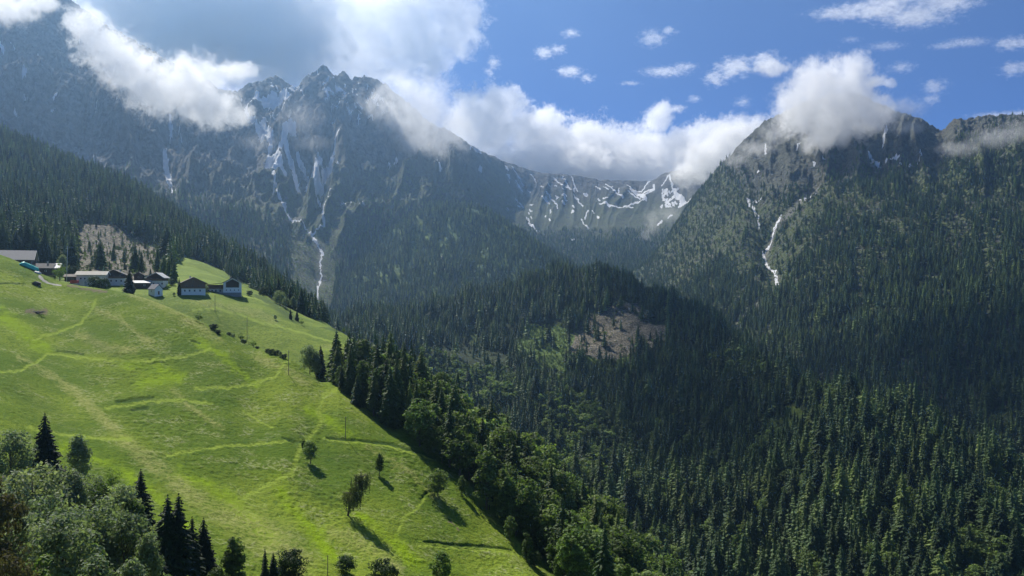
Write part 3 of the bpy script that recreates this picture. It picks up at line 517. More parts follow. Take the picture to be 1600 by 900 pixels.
class MB:
    def __init__(s): s.V = []; s.T = []; s.Q = []; s.n = 0
    def quad(s, a, b, c, d):
        s.V += [a, b, c, d]; s.Q.append((s.n, s.n+1, s.n+2, s.n+3)); s.n += 4
    def tri(s, a, b, c):
        s.V += [a, b, c]; s.T.append((s.n, s.n+1, s.n+2)); s.n += 3
    def arr(s, V, Q):
        s.V += [tuple(v) for v in V]; s.Q += [tuple(int(i)+s.n for i in q) for q in Q]; s.n += len(V)
    def tube(s, pts, rad, k=6):
        b = s.n; pts = [Vector(p) for p in pts]
        for i, p in enumerate(pts):
            d = (pts[min(i+1, len(pts)-1)]-pts[max(i-1, 0)]).normalized()
            u = d.cross(Vector((0, 1, 0.01)) if abs(d.y) < .9 else Vector((1, 0, 0))).normalized(); w = d.cross(u)
            for j in range(k):
                a = 2*math.pi*j/k; s.V.append(tuple(p+(u*math.cos(a)+w*math.sin(a))*rad[i]))
        s.n += k*len(pts)
        for i in range(len(pts)-1):
            for j in range(k):
                s.Q.append((b+i*k+j, b+i*k+(j+1) % k, b+(i+1)*k+(j+1) % k, b+(i+1)*k+j))
    def box(s, lo, hi, M=None):
        x0, y0, z0 = lo; x1, y1, z1 = hi
        V = [Vector(p) for p in ((x0, y0, z0), (x1, y0, z0), (x1, y1, z0), (x0, y1, z0), (x0, y0, z1), (x1, y0, z1), (x1, y1, z1), (x0, y1, z1))]
        if M is not None: V = [M @ v for v in V]
        s.arr(V, [(0, 3, 2, 1), (4, 5, 6, 7), (0, 1, 5, 4), (1, 2, 6, 5), (2, 3, 7, 6), (3, 0, 4, 7)])
    def prism(s, poly, a, b, M=None):
        """poly in the x/z plane, extruded along y from a to b"""
        n = len(poly); V = [Vector((x, a, z)) for x, z in poly]+[Vector((x, b, z)) for x, z in poly]
        if M is not None: V = [M @ v for v in V]
        b0 = s.n; s.V += [tuple(v) for v in V]; s.n += 2*n
        for i in range(n): s.Q.append((b0+i, b0+(i+1) % n, b0+n+(i+1) % n, b0+n+i))
        for base, rev in ((b0, True), (b0+n, False)):
            for i in range(1, n-1):
                t = (base, base+i, base+i+1); s.T.append(t if not rev else t[::-1])
    def mesh(s, name, mats, sm=False):
        F = [np.array(f) for f in (s.Q, s.T) if len(f)]
        return mesh_np(name, np.array(s.V), F, mats, sm)
    def build(s, name, mat, parent=None, sm=False): return link(name, s.mesh(name, [mat], sm), parent)

def spruce_crown(r, H, W, tiers, br, sub, bottom=.08, ragged=.3, core=True):
    """whorls of drooping boughs round a thin dark core; H height, W half-width at the foot"""
    m = MB()
    if core:
        k = 7; rings = []
        for h, f in ((bottom*H+.3, .42), (.45*H, .36), (.8*H, .2), (.98*H, .02)):
            rr = W*f*(1-h/H*.55) if h < .9*H else W*f
            rings.append([(rr*math.cos(2*math.pi*j/k), rr*math.sin(2*math.pi*j/k), h) for j in range(k)])
        b = m.n; m.V += [p for q in rings for p in q]; m.n += k*len(rings)
        for i in range(len(rings)-1):
            for j in range(k): m.Q.append((b+i*k+j, b+i*k+(j+1) % k, b+(i+1)*k+(j+1) % k, b+(i+1)*k+j))
    for i in range(tiers):
        t = i/(tiers-1); h = H*(bottom+(1-bottom)*t**.92)
        w = W*((1-t)**.72*.96+.03)*(1-.25*max(0, .18-t)/.18)
        nb = max(4, int(br*(1-.45*t)))
        a0 = r.uniform(0, 6.28)
        for j in range(nb):
            a = a0+2*math.pi*j/nb+r.uniform(-.25, .25); L = w*r.uniform(1-ragged, 1+ragged*.55)
            if r.random() < .07: continue
            dz = L*r.uniform(.30, .62)+.12; up = L*.10
            c, s_ = math.cos(a), math.sin(a); hh = h+r.uniform(-.3, .3)*H/tiers
            wd_ = max(.16, L*(.30 if sub == 0 else .22))
            P0 = (0.06*c, .06*s_, hh+up); P1 = (L*.55*c-wd_*s_, L*.55*s_+wd_*c, hh-dz*.45); P2 = (L*c, L*s_, hh-dz*.85); P3 = (L*.55*c+wd_*s_, L*.55*s_-wd_*c, hh-dz*.45)
            m.quad(P0, P1, P2, P3)
            hang = L*.22+.15
            m.tri((L*.2*c, L*.2*s_, hh), P2, (L*.75*c, L*.75*s_, hh-dz*.7-hang))
            for q in range(sub):
                f = .35+.6*(q+.5)/sub; sg = 1 if q % 2 else -1
                bx, by, bz = L*f*c, L*f*s_, hh-dz*.85*f+up*(1-f)
                e = L*(.34-.16*f)*r.uniform(.8, 1.3); aa = a+sg*r.uniform(.6, 1.0)
                tx, ty = bx+e*math.cos(aa), by+e*math.sin(aa)
                m.quad((bx, by, bz+.04), (bx+e*.6*math.cos(aa+.35), by+e*.6*math.sin(aa+.35), bz-e*.25), (tx, ty, bz-e*.55), (bx+e*.5*math.cos(aa-.35), by+e*.5*math.sin(aa-.35), bz-e*.35))
                m.tri((bx, by, bz), (tx, ty, bz-e*.5), ((bx+tx)/2, (by+ty)/2, bz-e*.8-.1))
    m.tri((-.06, 0, H*.96), (.06, 0, H*.96), (0, 0, H*1.03))
    return m
def trunk_mesh(H, r0, lean=(0, 0), k=6):
    m = MB(); m.tube([(lean[0]*t*t, lean[1]*t*t, H*t-.4*(t == 0)) for t in (0, .3, .6, 1)], [r0, r0*.8, r0*.5, r0*.12], k); return m
def leaf_clumps(r, centres, per, leaf, flat=.75, m=None):
    """leaf-sized faces gathered in clumps round the given (centre, radius) points"""
    m = m or MB()
    for (cx, cy, cz), cr in centres:
        for _ in range(per):
            d = Vector((r.gauss(0, 1), r.gauss(0, 1), r.gauss(0, 1)))
            if d.length < 1e-3: continue
            d.normalize(); rad = cr*(.45+.65*r.random()**.6)
            p = Vector((cx, cy, cz))+Vector((d.x*rad, d.y*rad, d.z*rad*flat))
            nrm = (d*1.2+Vector((r.gauss(0, .6), r.gauss(0, .6), r.gauss(.35, .5)))).normalized()
            u = nrm.cross(Vector((r.gauss(0, 1), r.gauss(0, 1), r.gauss(0, 1)))).normalized(); v = nrm.cross(u)
            s_ = leaf*r.uniform(.65, 1.35); e = leaf*r.uniform(.5, 1.0)
            m.quad(tuple(p-u*s_), tuple(p-v*e*.7+nrm*.1*s_), tuple(p+u*s_), tuple(p+v*e*.7-nrm*.15*s_))
    return m
def broad_centres(r, H, W, n, low=.25, shape='round'):
    out = []
    for i in range(n):
        for _ in range(20):
            x, y, z = r.uniform(-1, 1), r.uniform(-1, 1), r.uniform(-1, 1); q = x*x+y*y+z*z
            if .12 < q < 1: break
        t = (z+1)/2
        if shape == 'cone': k = (1-t)**.7*1.1+.12
        elif shape == 'column': k = .8+.2*math.sin(t*3)
        else: k = 1.0
        cr = W*r.uniform(.16, .46)
        out.append(((x*W*.8*k, y*W*.8*k, H*(low+(1-low)*t*.93)), cr))
    return out
def limbs(r, H, centres, r0, every=1):
    m = MB(); top = Vector((r.uniform(-.04, .04)*H, r.uniform(-.04, .04)*H, H*.8))
    m.tube([(0, 0, -.5), tuple(top*.35), tuple(top*.7), tuple(top)], [r0, r0*.75, r0*.45, r0*.12], 6)
    for (c, cr) in centres[::every]:
        c = Vector(c); t = max(.18, min(.8, c.z/H*.75)); b = top*t
        m.tube([tuple(b), tuple(b.lerp(c, .55)+Vector((0, 0, -.03*H))), tuple(c)], [r0*.38*(1-t*.6), r0*.22*(1-t*.5), r0*.06], 4)
    return m

PR = random.Random(11)
PROTO = {}
def joined(name, parts):
    """one mesh from [(MB, material)], for the trees too far to show trunk and crown apart"""
    V = []; Q = []; T = []; mi = []; n = 0; mats = []
    for mb, mt in parts:
        V += mb.V; Q += [(tuple(i+n for i in q), len(mats)) for q in mb.Q]; T += [(tuple(i+n for i in q), len(mats)) for q in mb.T]; n += mb.n; mats.append(mt)
    F = []; idx = []
    if Q: F.append(np.array([q[0] for q in Q])); idx += [q[1] for q in Q]
    if T: F.append(np.array([q[0] for q in T])); idx += [q[1] for q in T]
    return mesh_np(name, np.array(V), F, mats, False, idx)
# far trees, 20 m tall spruces and 12 m broadleaved trees
PROTO['spruce_far'] = [joined('spruce_tree', [(spruce_crown(PR, 20, w, tr, 7, 0, bt), M_NEEDLE), (trunk_mesh(19, .26, k=4), M_BARK)]) for w, tr, bt in ((4.4, 10, .06), (3.7, 11, .10), (5.0, 9, .04), (3.2, 10, .16), (4.1, 10, .22))]
PROTO['broad_far'] = []
for W, nc, shp in ((3.6, 12, 'round'), (3.0, 12, 'cone'), (2.6, 11, 'column'), (4.2, 14, 'round')):
    c = broad_centres(PR, 12, W, nc, .15, shp); PROTO['broad_far'].append(joined('broadleaf_tree', [(leaf_clumps(PR, c, 26, .72), M_LEAF_FAR), (limbs(PR, 12, c, .18, 4), M_BARK)]))
# near trees with separate trunk and crown meshes
def near_spruce(H, W, mat, tiers=30, br=12, sub=4, bt=.05):
    return (spruce_crown(PR, H, W, tiers, br, sub, bt, .35).mesh('crown', [mat]), trunk_mesh(H*.97, H*.013+.05).mesh('trunk', [M_BARK], True))
def near_broad(H, W, mat, nc=46, per=56, leaf=.34, shape='round', low=.2, bark=None, r0=None):
    c = broad_centres(PR, H, W, nc, low, shape)
    return (leaf_clumps(PR, c, per, leaf).mesh('crown', [mat]), limbs(PR, H, c, r0 or H*.018, 3).mesh('trunk', [bark or M_BARK], True))
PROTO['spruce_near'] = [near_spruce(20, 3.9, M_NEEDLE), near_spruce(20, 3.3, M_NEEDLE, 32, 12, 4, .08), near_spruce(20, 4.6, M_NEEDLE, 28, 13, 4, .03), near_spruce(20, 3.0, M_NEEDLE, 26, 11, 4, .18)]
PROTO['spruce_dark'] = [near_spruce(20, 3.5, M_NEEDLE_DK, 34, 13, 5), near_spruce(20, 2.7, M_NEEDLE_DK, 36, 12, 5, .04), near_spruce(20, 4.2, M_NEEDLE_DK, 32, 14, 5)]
PROTO['broad_near'] = [near_broad(12, 3.4, M_LEAF), near_broad(12, 2.8, M_LEAF, shape='cone'), near_broad(12, 2.5, M_LEAF, shape='column', low=.1), near_broad(12, 4.0, M_LEAF, nc=48)]
PROTO['broad_grey'] = [near_broad(12, 4.2, M_LEAF_GR, 70, 62, .26), near_broad(12, 3.4, M_LEAF_GR, 64, 62, .26, 'cone'), near_broad(12, 4.8, M_LEAF_GR, 80, 60, .27, 'round', .1)]
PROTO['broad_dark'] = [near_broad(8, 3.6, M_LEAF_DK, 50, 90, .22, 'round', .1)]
PROTO['broad_bright'] = [near_broad(8, 2.6, M_LEAF_BR, 30, 44, .2, 'round', .25)]
PROTO['broad_red'] = [near_broad(12, 4.2, M_LEAF_RED, 60, 70, .26, 'round', .1)]
def plant(kind, name, label, loc, h, cat='tree', var=None, group=None, wide=1.0, rz=None, tilt=(0, 0)):
    """a tree as a thing: an Empty at its foot with crown and trunk"""
    P = PROTO[kind]; cr, tk = P[PR.randrange(len(P)) if var is None else var % len(P)]
    base = {'broad_dark': 8, 'broad_bright': 8}.get(kind, 20 if kind.startswith('spruce') else 12)
    e = empty(name, loc, PR.uniform(0, 6.28) if rz is None else rz); k = h/base; e.scale = (k*wide, k*wide, k)
    e.rotation_euler = (tilt[0], tilt[1], e.rotation_euler[2]); tag(e, label, cat, group)
    link('crown', cr, e); link('trunk', tk, e)
    return e

# ---- scatter the woods: jittered grids on the hillsides
def scatter(sh, y0, y1, sp, dens, hfun):
    """points of a jittered grid of spacing sp between distances y0 and y1 -> x, y, z, h, design px, py"""
    xs0, xs1 = (-130-800)/F*y1, (1730-800)/F*y1
    gx, gy = np.meshgrid(np.arange(xs0, xs1, sp), np.arange(y0, y1, sp)); gx = gx.ravel(); gy = gy.ravel()
    gx = gx+rng.uniform(-.48, .48, gx.size)*sp; gy = gy+rng.uniform(-.48, .48, gy.size)*sp
    z, px, py, hor = sh.at(gx, gy); ok = ~np.isnan(z) & (px > -110) & (px < 1710)
    gx, gy, z, px, py, hor = (a[ok] for a in (gx, gy, z, px, py, hor))
    h = hfun(px, py)*np.clip(rng.normal(.92, .26, gx.size), .35, 1.45)
    top = 450-F*(z+h)/gy
    keep = (top < hor+6) & (rng.random(gx.size) < dens(px, py))
    for t in SHEETS:
        if t is sh: continue
        kn = np.interp(px, t.px, t.sky, left=2000, right=2000)
        # a nearer hillside hides it, unless its top shows above that hill's skyline
        near = np.interp(px, t.px, t.Y[np.argmin(t.hor, 0), np.arange(len(t.px))], left=1e9, right=1e9)
        keep &= ~((near < gy) & (top > kn+4))
    keep &= top < 925
    return [a[keep] for a in (gx, gy, z, h, px, py)]
SPR, BRD = [], []
patch = lambda a, b: np.clip(1+.75*fbm(a/34+3, b/34, 3), .55, 1.3)
def add(lst, pts): lst.append(np.stack(pts, -1))
def nz(px, py, s, o=0): return fbm(px/s+o, py/s-o, 3)
# the belt along the meadow's far edge (broadleaved with spruces)
vlip = lambda px: np.interp(px, LX, lipy)
def belt(px, py): return ((px > 525) & (py < vlip(px)-2-7*np.clip((px-760)/60, 0, 1))).astype(float)
spruce_share = lambda px: np.interp(px, [520, 600, 680, 800, 1100], [.75, .5, .38, .22, .3])
add(BRD, scatter(meadow, 195, 480, 4.9, lambda a, b: belt(a, b)*(1-spruce_share(a)), lambda a, b: np.interp(a, [540, 640, 900], [13, 14, 13.5])))
add(SPR, scatter(meadow, 195, 480, 5.0, lambda a, b: belt(a, b)*spruce_share(a), lambda a, b: np.interp(a, [530, 600, 700, 900], [20, 18, 18, 16])))
# wooded shoulder
def sh_d(px, py):
    inside = inpoly(px, py, GREEN_TOP)+inpoly(px, py, CLEAR_L)+inpoly(px, py, STRIP)
    return (inside == 0)*((py < np.interp(px, [0, 100, 270, 400, 560, 660], [392, 425, 428, 455, 535, 660])))*.97
add(SPR, scatter(shoulder, 400, 900, 6.0, sh_d, lambda a, b: np.interp(a, [0, 300, 420, 560], [21, 20, 15, 12])))
add(SPR, scatter(shoulder, 900, 1500, 7.2, sh_d, lambda a, b: 22+0*a))
# dark spur
lightS = lambda px, py: np.clip(smooth(-.02, .30, nz(px, py, 60, 3))*.5 + .85*(inpoly(px, py, [(640, 540), (740, 530), (800, 560), (810, 640), (700, 640), (650, 590)]))+.8*inpoly(px, py, [(800, 500), (880, 500), (900, 560), (830, 590)])+.75*inpoly(px, py, [(830, 640), (920, 620), (960, 690), (950, 900), (840, 900), (860, 740)])+.5*inpoly(px, py, [(1540, 880), (1600, 840), (1650, 950), (1480, 950)]), 0, .9)
def sp_d(px, py):
    g = np.maximum(np.maximum(inpoly(px, py, CLEAR_S, 3)*.93, inpoly(px, py, GRASS_S)), np.maximum(inpoly(px, py, DELL, 3)*.8, stroke(px, py, ROAD_S, 12)))
    return .97*(1-g)*(.72+.28*smooth(-.35, -.1, nz(px, py, 28, 41)))
add(SPR, scatter(spur, 400, 780, 6.6, lambda a, b: sp_d(a, b)*(1-lightS(a, b)), lambda a, b: 24*patch(a, b)))
add(SPR, scatter(spur, 780, 1650, 6.6, lambda a, b: sp_d(a, b)*(1-lightS(a, b))*(1-.8*inpoly(a, b, SHRUB_S)), lambda a, b: 22*patch(a, b)))
add(BRD, scatter(spur, 400, 1100, 5.6, lambda a, b: sp_d(a, b)*lightS(a, b), lambda a, b: 13.5*patch(a, b)))
add(BRD, scatter(spur, 900, 1400, 6.0, lambda a, b: np.maximum(inpoly(a, b, SHRUB_S)*.8, .12*inpoly(a, b, CLEAR_S)), lambda a, b: 5.5+0*a))
# right mountain
treeline = lambda px: np.interp(px, [940, 1050, 1090, 1130, 1170, 1200, 1260, 1300, 1360, 1420, 1460, 1500, 1560, 1700], [405, 335, 282, 248, 262, 300, 275, 252, 252, 260, 262, 208, 200, 185])
def rt_d(px, py):
    e = py-treeline(px)+16*nz(px, py, 30, 9); shrub = np.maximum(inpoly(px, py, SHR_R), inpoly(px, py, SHR_R2))
    return smooth(-14, 22, e)*(1-.62*shrub)*(1-stroke(px, py, RAV, 12))*.96*(.6+.4*smooth(-.3, .0, nz(px, py, 45, 21)))
big = lambda a, b: np.interp(b, [230, 330, 480], [13, 17, 23])*patch(a, b)
add(SPR, scatter(right, 800, 1500, 7.4, rt_d, big)); add(SPR, scatter(right, 1500, 2150, 8.4, rt_d, big)); add(SPR, scatter(right, 2150, 3100, 9.5, rt_d, lambda a, b: 14+0*a))
add(BRD, scatter(right, 850, 2300, 8.0, lambda a, b: .5*np.maximum(np.maximum(inpoly(a, b, SHR_R), inpoly(a, b, SHR_R2)), .45*smooth(.02, .3, nz(a, b, 40, 5))*(b > treeline(a)+10)), lambda a, b: 6+0*a))
# hump, valley head, foot of the massif
add(BRD, scatter(shoulder, 500, 1000, 4.6, lambda a, b: .3*inpoly(a, b, CLEAR_L), lambda a, b: 3.0+0*a))
add(SPR, scatter(shoulder, 500, 1000, 9.0, lambda a, b: .3*inpoly(a, b, CLEAR_L), lambda a, b: 6.5+0*a))
hp_d = lambda a, b: (.55+.3*smooth(-.25, .1, nz(a, b, 35, 13)))*(1-.8*stroke(a, b, [(655, 345), (646, 380), (640, 410)], 12))*(1-.7*inpoly(a, b, [(455, 480), (470, 400), (520, 390), (525, 440), (520, 480)]))
add(SPR, scatter(hump, 1700, 2950, 9.0, hp_d, lambda a, b: 21+0*a))
add(BRD, scatter(hump, 1700, 2950, 9.0, lambda a, b: .5*smooth(-.05, .3, nz(a, b, 30, 17)), lambda a, b: 10+0*a))
bk_d = lambda a, b: smooth(344, 378, b+10*nz(a, b, 26, 2)-.02*(a-900))*.72
add(SPR, scatter(back, 2350, 3900, 10.5, bk_d, lambda a, b: np.interp(b, [350, 400], [15, 21])))
GORGE = [(455, 480), (452, 380), (470, 340), (520, 350), (524, 400), (520, 480)]
ms_line = lambda a: np.interp(a, [-100, 60, 200, 300, 400, 470, 520, 600, 700, 800], [215, 235, 270, 290, 310, 350, 375, 320, 320, 350])
ms_d = lambda a, b: smooth(-10, 45, b-ms_line(a)+26*nz(a, b, 40, 4))*.92*(1-inpoly(a, b, GORGE))*(1-stroke(a, b, [(258, 240), (264, 276), (271, 300)], 16))
add(SPR, scatter(massif, 1650, 2900, 10.0, ms_d, lambda a, b: np.interp(b, [240, 330], [12, 19])))
add(BRD, scatter(massif, 1650, 2900, 9.0, lambda a, b: .35*inpoly(a, b, GORGE)*(stroke(a, b, [(486, 358), (504, 386), (500, 462)], 12) < .5), lambda a, b: 6+0*a))
SPR = np.concatenate(SPR); BRD = np.concatenate(BRD)
print('spruces', len(SPR), 'broadleaved', len(BRD))

def showing(T, n):
    """the n trees that show largest: paint their outlines from near to far and count what stays uncovered"""
    q = 2; cover = np.zeros((900//q+2, 1600//q+2), bool); area = np.zeros(len(T))
    # hillsides first hide what stands behind their skyline
    px = 800+F*T[:, 0]/T[:, 1]; pb = 450-F*T[:, 2]/T[:, 1]; ptp = 450-F*(T[:, 2]+T[:, 3])/T[:, 1]
    order = np.argsort(T[:, 1])
    for i in order[:9000]:
        w = .13*F*T[i, 3]/T[i, 1]; x0, x1 = int((px[i]-w)/q), int((px[i]+w)/q)+1; y0, y1 = int(ptp[i]/q), int(pb[i]/q)+1
        x0, y0 = max(x0, 0), max(y0, 0); x1, y1 = min(x1, 800), min(y1, 450)
        if x1 <= x0 or y1 <= y0: continue
        c = cover[y0:y1, x0:x1]; area[i] = (~c).sum(); c[:] = True
    return np.argsort(-area)[:n]
def zone(a, b, sh_y):
    return 0
# ---- the trees that show largest are things of their own, the rest one wood per kind
def forest_object(name, T, meshes, base, label_kind):
    """every further tree of the kind: points that each carry one of the meshes (geometry nodes)"""
    me = bpy.data.meshes.new(name); me.vertices.add(len(T)); me.vertices.foreach_set('co', np.ascontiguousarray(T[:, :3], np.float32).ravel())
    for nm, typ, val in (('h', 'FLOAT', T[:, 3]/base), ('rz', 'FLOAT', rng.uniform(0, 6.28, len(T))), ('w', 'FLOAT', rng.uniform(.85, 1.65, len(T))), ('pick', 'INT', rng.integers(0, len(meshes), len(T)))):
        a = me.attributes.new(nm, typ, 'POINT'); a.data.foreach_set('value', np.asarray(val, np.float32 if typ == 'FLOAT' else np.int32))
    o = link(name, me); o['kind'] = 'stuff'
    col = bpy.data.collections.new(name+'_kinds')
    for k, m_ in enumerate(meshes): col.objects.link(bpy.data.objects.new(label_kind+'_%d' % k, m_))
    g = bpy.data.node_groups.new(name, 'GeometryNodeTree')
    g.interface.new_socket('Geometry', in_out='INPUT', socket_type='NodeSocketGeometry'); g.interface.new_socket('Geometry', in_out='OUTPUT', socket_type='NodeSocketGeometry')
    N = g.nodes.new; L = g.links.new
    gi = N('NodeGroupInput'); go = N('NodeGroupOutput'); ip = N('GeometryNodeInstanceOnPoints'); ci = N('GeometryNodeCollectionInfo'); mp = N('GeometryNodeMeshToPoints')
    ci.inputs['Collection'].default_value = col; ci.inputs['Separate Children'].default_value = True; ci.inputs['Reset Children'].default_value = True
    def at(nm, dt):
        a = N('GeometryNodeInputNamedAttribute'); a.data_type = dt; a.inputs['Name'].default_value = nm; return a.outputs['Attribute']
    h = at('h', 'FLOAT'); mul = N('ShaderNodeMath'); mul.operation = 'MULTIPLY'; L(h, mul.inputs[0]); L(at('w', 'FLOAT'), mul.inputs[1])
    sc = N('ShaderNodeCombineXYZ'); L(mul.outputs[0], sc.inputs[0]); L(mul.outputs[0], sc.inputs[1]); L(h, sc.inputs[2])
    ro = N('ShaderNodeCombineXYZ'); L(at('rz', 'FLOAT'), ro.inputs[2])
    L(gi.outputs[0], mp.inputs['Mesh']); L(mp.outputs[0], ip.inputs['Points']); L(ci.outputs[0], ip.inputs['Instance']); ip.inputs['Pick Instance'].default_value = True
    L(at('pick', 'INT'), ip.inputs['Instance Index']); L(sc.outputs[0], ip.inputs['Scale'])
    rt = N('FunctionNodeEulerToRotation'); L(ro.outputs[0], rt.inputs[0]); L(rt.outputs[0], ip.inputs['Rotation']); L(ip.outputs[0], go.inputs[0])
    o.modifiers.new('trees', 'NODES').node_group = g
    return o
def place_known(T, idx, kind):
    for i in idx:
        x, y, z, h, px, py = T[i]
        sp_ = kind == 'spruce'; size = 'tall' if h > (19 if sp_ else 12.5) else ('young' if h < (13 if sp_ else 9) else 'middling')
        nm = 'spruce_tree' if sp_ else 'broadleaf_tree'; word = 'dark green spruce' if sp_ else 'leafy green broadleaf tree'
        in_belt = y < 440 and px < 1060 and not (px > 480 and meadow.at(np.array([x]), np.array([y]))[1][0] != px)
        if y < 482 and px < 1080 and not np.isnan(meadow.at(np.array([x]), np.array([y]))[0][0]):
            where = 'in the upper belt beside the meadow edge' if px < 640 else ('in the belt midway down the meadow edge' if px < 790 else ('in the lower belt below the meadow corner' if px < 900 else 'low in the gully wood right of the meadow'))
            k = 'spruce_near' if sp_ else 'broad_near'
            lb = f'{size} {word} {where}'
            plant(k, nm, lb, (x, y, z-.2), h, group=lb+'s', wide=PR.uniform(1.0, 1.35)); continue
        if px < 670 and y < 900 and px < 640: where = 'at the wood edge behind the farm hamlet' if px < 400 else 'on the wooded rim beyond the second meadow'
        elif px > 1230: where = 'on the sunlit slope at lower right' if py < 800 else 'along the bottom of the slope at lower right'
        else: where = 'in the deep forest below the felled clearing' if px > 950 else 'in the shaded forest right of the meadow belt'
        lb = f'{size} {word} {where}'
        P = PROTO['spruce_near' if sp_ else 'broad_near']
        base = 20 if sp_ else 12; k = h/base
        e = plant('spruce_near' if sp_ else 'broad_near', nm, lb, (x, y, z-.2), h, group=lb+'s', wide=PR.uniform(.9, 1.65), tilt=(PR.gauss(0, .02), PR.gauss(0, .02)))
iS = showing(SPR, 260); iB = showing(BRD, 270)
place_known(SPR, iS, 'spruce'); place_known(BRD, iB, 'broad')
kS = np.ones(len(SPR), bool); kS[iS] = False; kB = np.ones(len(BRD), bool); kB[iB] = False
forest_object('spruce_forest', SPR[kS], PROTO['spruce_far'], 20, 'spruce_tree'); forest_object('broadleaf_forest', BRD[kB], PROTO['broad_far'], 12, 'broadleaf_tree')
# ---------------------------------------------------------------- air and clouds
def haze_box():
    t = NT('haze_air'); v = t.n('VolumePrincipled', {'Color': (0.38, 0.64, 1.0, 1), 'Density': 6.2e-5, 'Anisotropy': 0.62})
    t.t.links.new(v.outputs[0], t.out.inputs['Volume'])
    m = MB(); m.box((-4000, -360, -421), (4000, 5150, 1900)); o = m.build('haze', t.m); o['kind'] = 'stuff'; return o
haze_box()
HULLS = []
def cloud(label, blobs, Y, dens=0.03, size=None, amp=1.1, gain=3.0, bias=0.0, detail=3, rough=.6, step=.2, stretch=(1, 1, 1), aniso=.35, warp=.25, col=(.98, .98, .98), group=None, depth=1.0, fine=1.0):
    """a cloud of real depth: lobes (px, py, half-width px, half-height px, depth offset) at distance Y, eroded by noise"""
    k = Y/F; B = [(Vector(((b[0]-800)*k, (b[4] if len(b) > 4 else 0)*k, -(b[1]-450)*k)), (b[2]*k, (b[5] if len(b) > 5 else (b[2]+b[3])/2)*k*depth, b[3]*k)) for b in blobs]
    cx = sum((b[0] for b in B), Vector())/len(B); loc = Vector((cx.x, Y+cx.y, cx.z))
    t = NT('cloud_vapour'); P = t.n('TexCoord').outputs['Object']
    avg = sum(min(b[1][0], b[1][2]) for b in B)/len(B); size = size or avg*.6
    Ps = t.n('VectorMath', {0: P, 1: tuple(1/(size*s) for s in stretch)}, operation='MULTIPLY').outputs[0]
    Ps = t.n('VectorMath', {0: Ps, 1: tuple((loc.x*.013 % 7, loc.y*.011 % 7, loc.z*.017 % 7))}, operation='ADD').outputs[0]
    nn = t.n('TexNoise', {'Vector': Ps, 'Scale': 1.0, 'Detail': detail, 'Roughness': rough}); n = nn.outputs[0]
    f = None
    for c, r in B:
        c = c-cx
        q = t.n('VectorMath', {0: P, 1: tuple(1/x for x in r), 2: tuple(-c[i]/r[i] for i in range(3))}, operation='MULTIPLY_ADD').outputs[0]
        d = t.n('VectorMath', {0: q}, operation='LENGTH').outputs[1]
        f = d if f is None else t.math('SMOOTH_MIN', f, d, .25)
    Pf = t.n('VectorMath', {0: Ps, 1: t.n('VectorMath', {0: nn.outputs[1], 'Scale': .9}, operation='SCALE').outputs[0]}, operation='ADD').outputs[0]
    n2 = t.n('TexNoise', {'Vector': Pf, 'Scale': 4.3, 'Detail': 3, 'Roughness': .6}).outputs[0]
    g = t.math('MULTIPLY_ADD', t.math('SUBTRACT', n, .5), amp*2, t.math('SUBTRACT', 1.0+bias, f))
    g = t.math('MULTIPLY_ADD', t.math('SUBTRACT', n2, .5), fine, g)
    g = t.math('MULTIPLY', g, gain, clamp=True)
    v = t.n('VolumePrincipled', {'Color': (*col, 1), 'Density': t.math('MULTIPLY', g, dens), 'Anisotropy': aniso})
    t.t.links.new(v.outputs[0], t.out.inputs['Volume']); t.m.cycles.volume_step_rate = step
    bm = bmesh.new(); ext = 1.0+bias+amp*.55
    ico = bmesh.new(); bmesh.ops.create_icosphere(ico, subdivisions=2, radius=1.0); pts = [v_.co.copy() for v_ in ico.verts]; ico.free()
    for c, r in B:
        for p in pts: bm.verts.new((c.x-cx.x+p.x*r[0]*ext*1.04, c.y-cx.y+p.y*r[1]*ext*1.04, c.z-cx.z+p.z*r[2]*ext*1.04))
    h = bmesh.ops.convex_hull(bm, input=bm.verts[:])
    bmesh.ops.delete(bm, geom=[e for e in h['geom_interior'] if isinstance(e, bmesh.types.BMVert)], context='VERTS')
    me = bpy.data.meshes.new('cloud'); bm.to_mesh(me); bm.free(); me.materials.append(t.m)
    o = link('cloud', me); o.location = loc; tag(o, label, 'cloud', group)
    return o
# clouds that hang in front of the slopes
cloud('bright white cloud slanting down across the shaded left massif', [(135, 38, 34, 30), (165, 75, 44, 36), (205, 108, 50, 40), (250, 140, 56, 42), (300, 130, 50, 44), (325, 165, 50, 36), (365, 112, 40, 16), (372, 180, 26, 20)], 2150, dens=.018, amp=1.0, gain=2.8, fine=1.2)
cloud('grey white cloud cut by the upper left edge of the sky', [(10, 12, 50, 26), (60, 5, 36, 16), (-40, 10, 50, 34)], 2200, dens=.02, amp=.9, gain=1.6)
cloud('ragged translucent cloud wrapped round the right shoulder of the jagged peak', [(600, 185, 50, 50), (660, 175, 60, 60), (700, 195, 46, 48), (660, 225, 60, 24), (560, 205, 40, 20), (630, 140, 50, 30)], 3450, dens=.007, amp=1.05, gain=1.6)
cloud('thin grey mist hanging in the snow gully below the jagged peak', [(470, 185, 40, 34), (485, 222, 40, 14), (405, 222, 40, 16)], 2650, dens=.0014, amp=.9, gain=1.3)
cloud('white cloud capping the summit of the right mountain', [(1280, 135, 52, 44), (1315, 155, 56, 60), (1255, 170, 46, 50), (1335, 110, 30, 30), (1300, 215, 52, 32), (1352, 180, 46, 38), (1390, 130, 12, 9), (1365, 128, 24, 10), (1206, 106, 30, 13)], 2250, dens=.018, amp=.95, gain=2.6)
cloud('thin veil of cloud right of the capped summit', [(1405, 172, 44, 20), (1370, 180, 40, 24), (1420, 200, 30, 14)], 2100, dens=.008, amp=.9, gain=1.5)
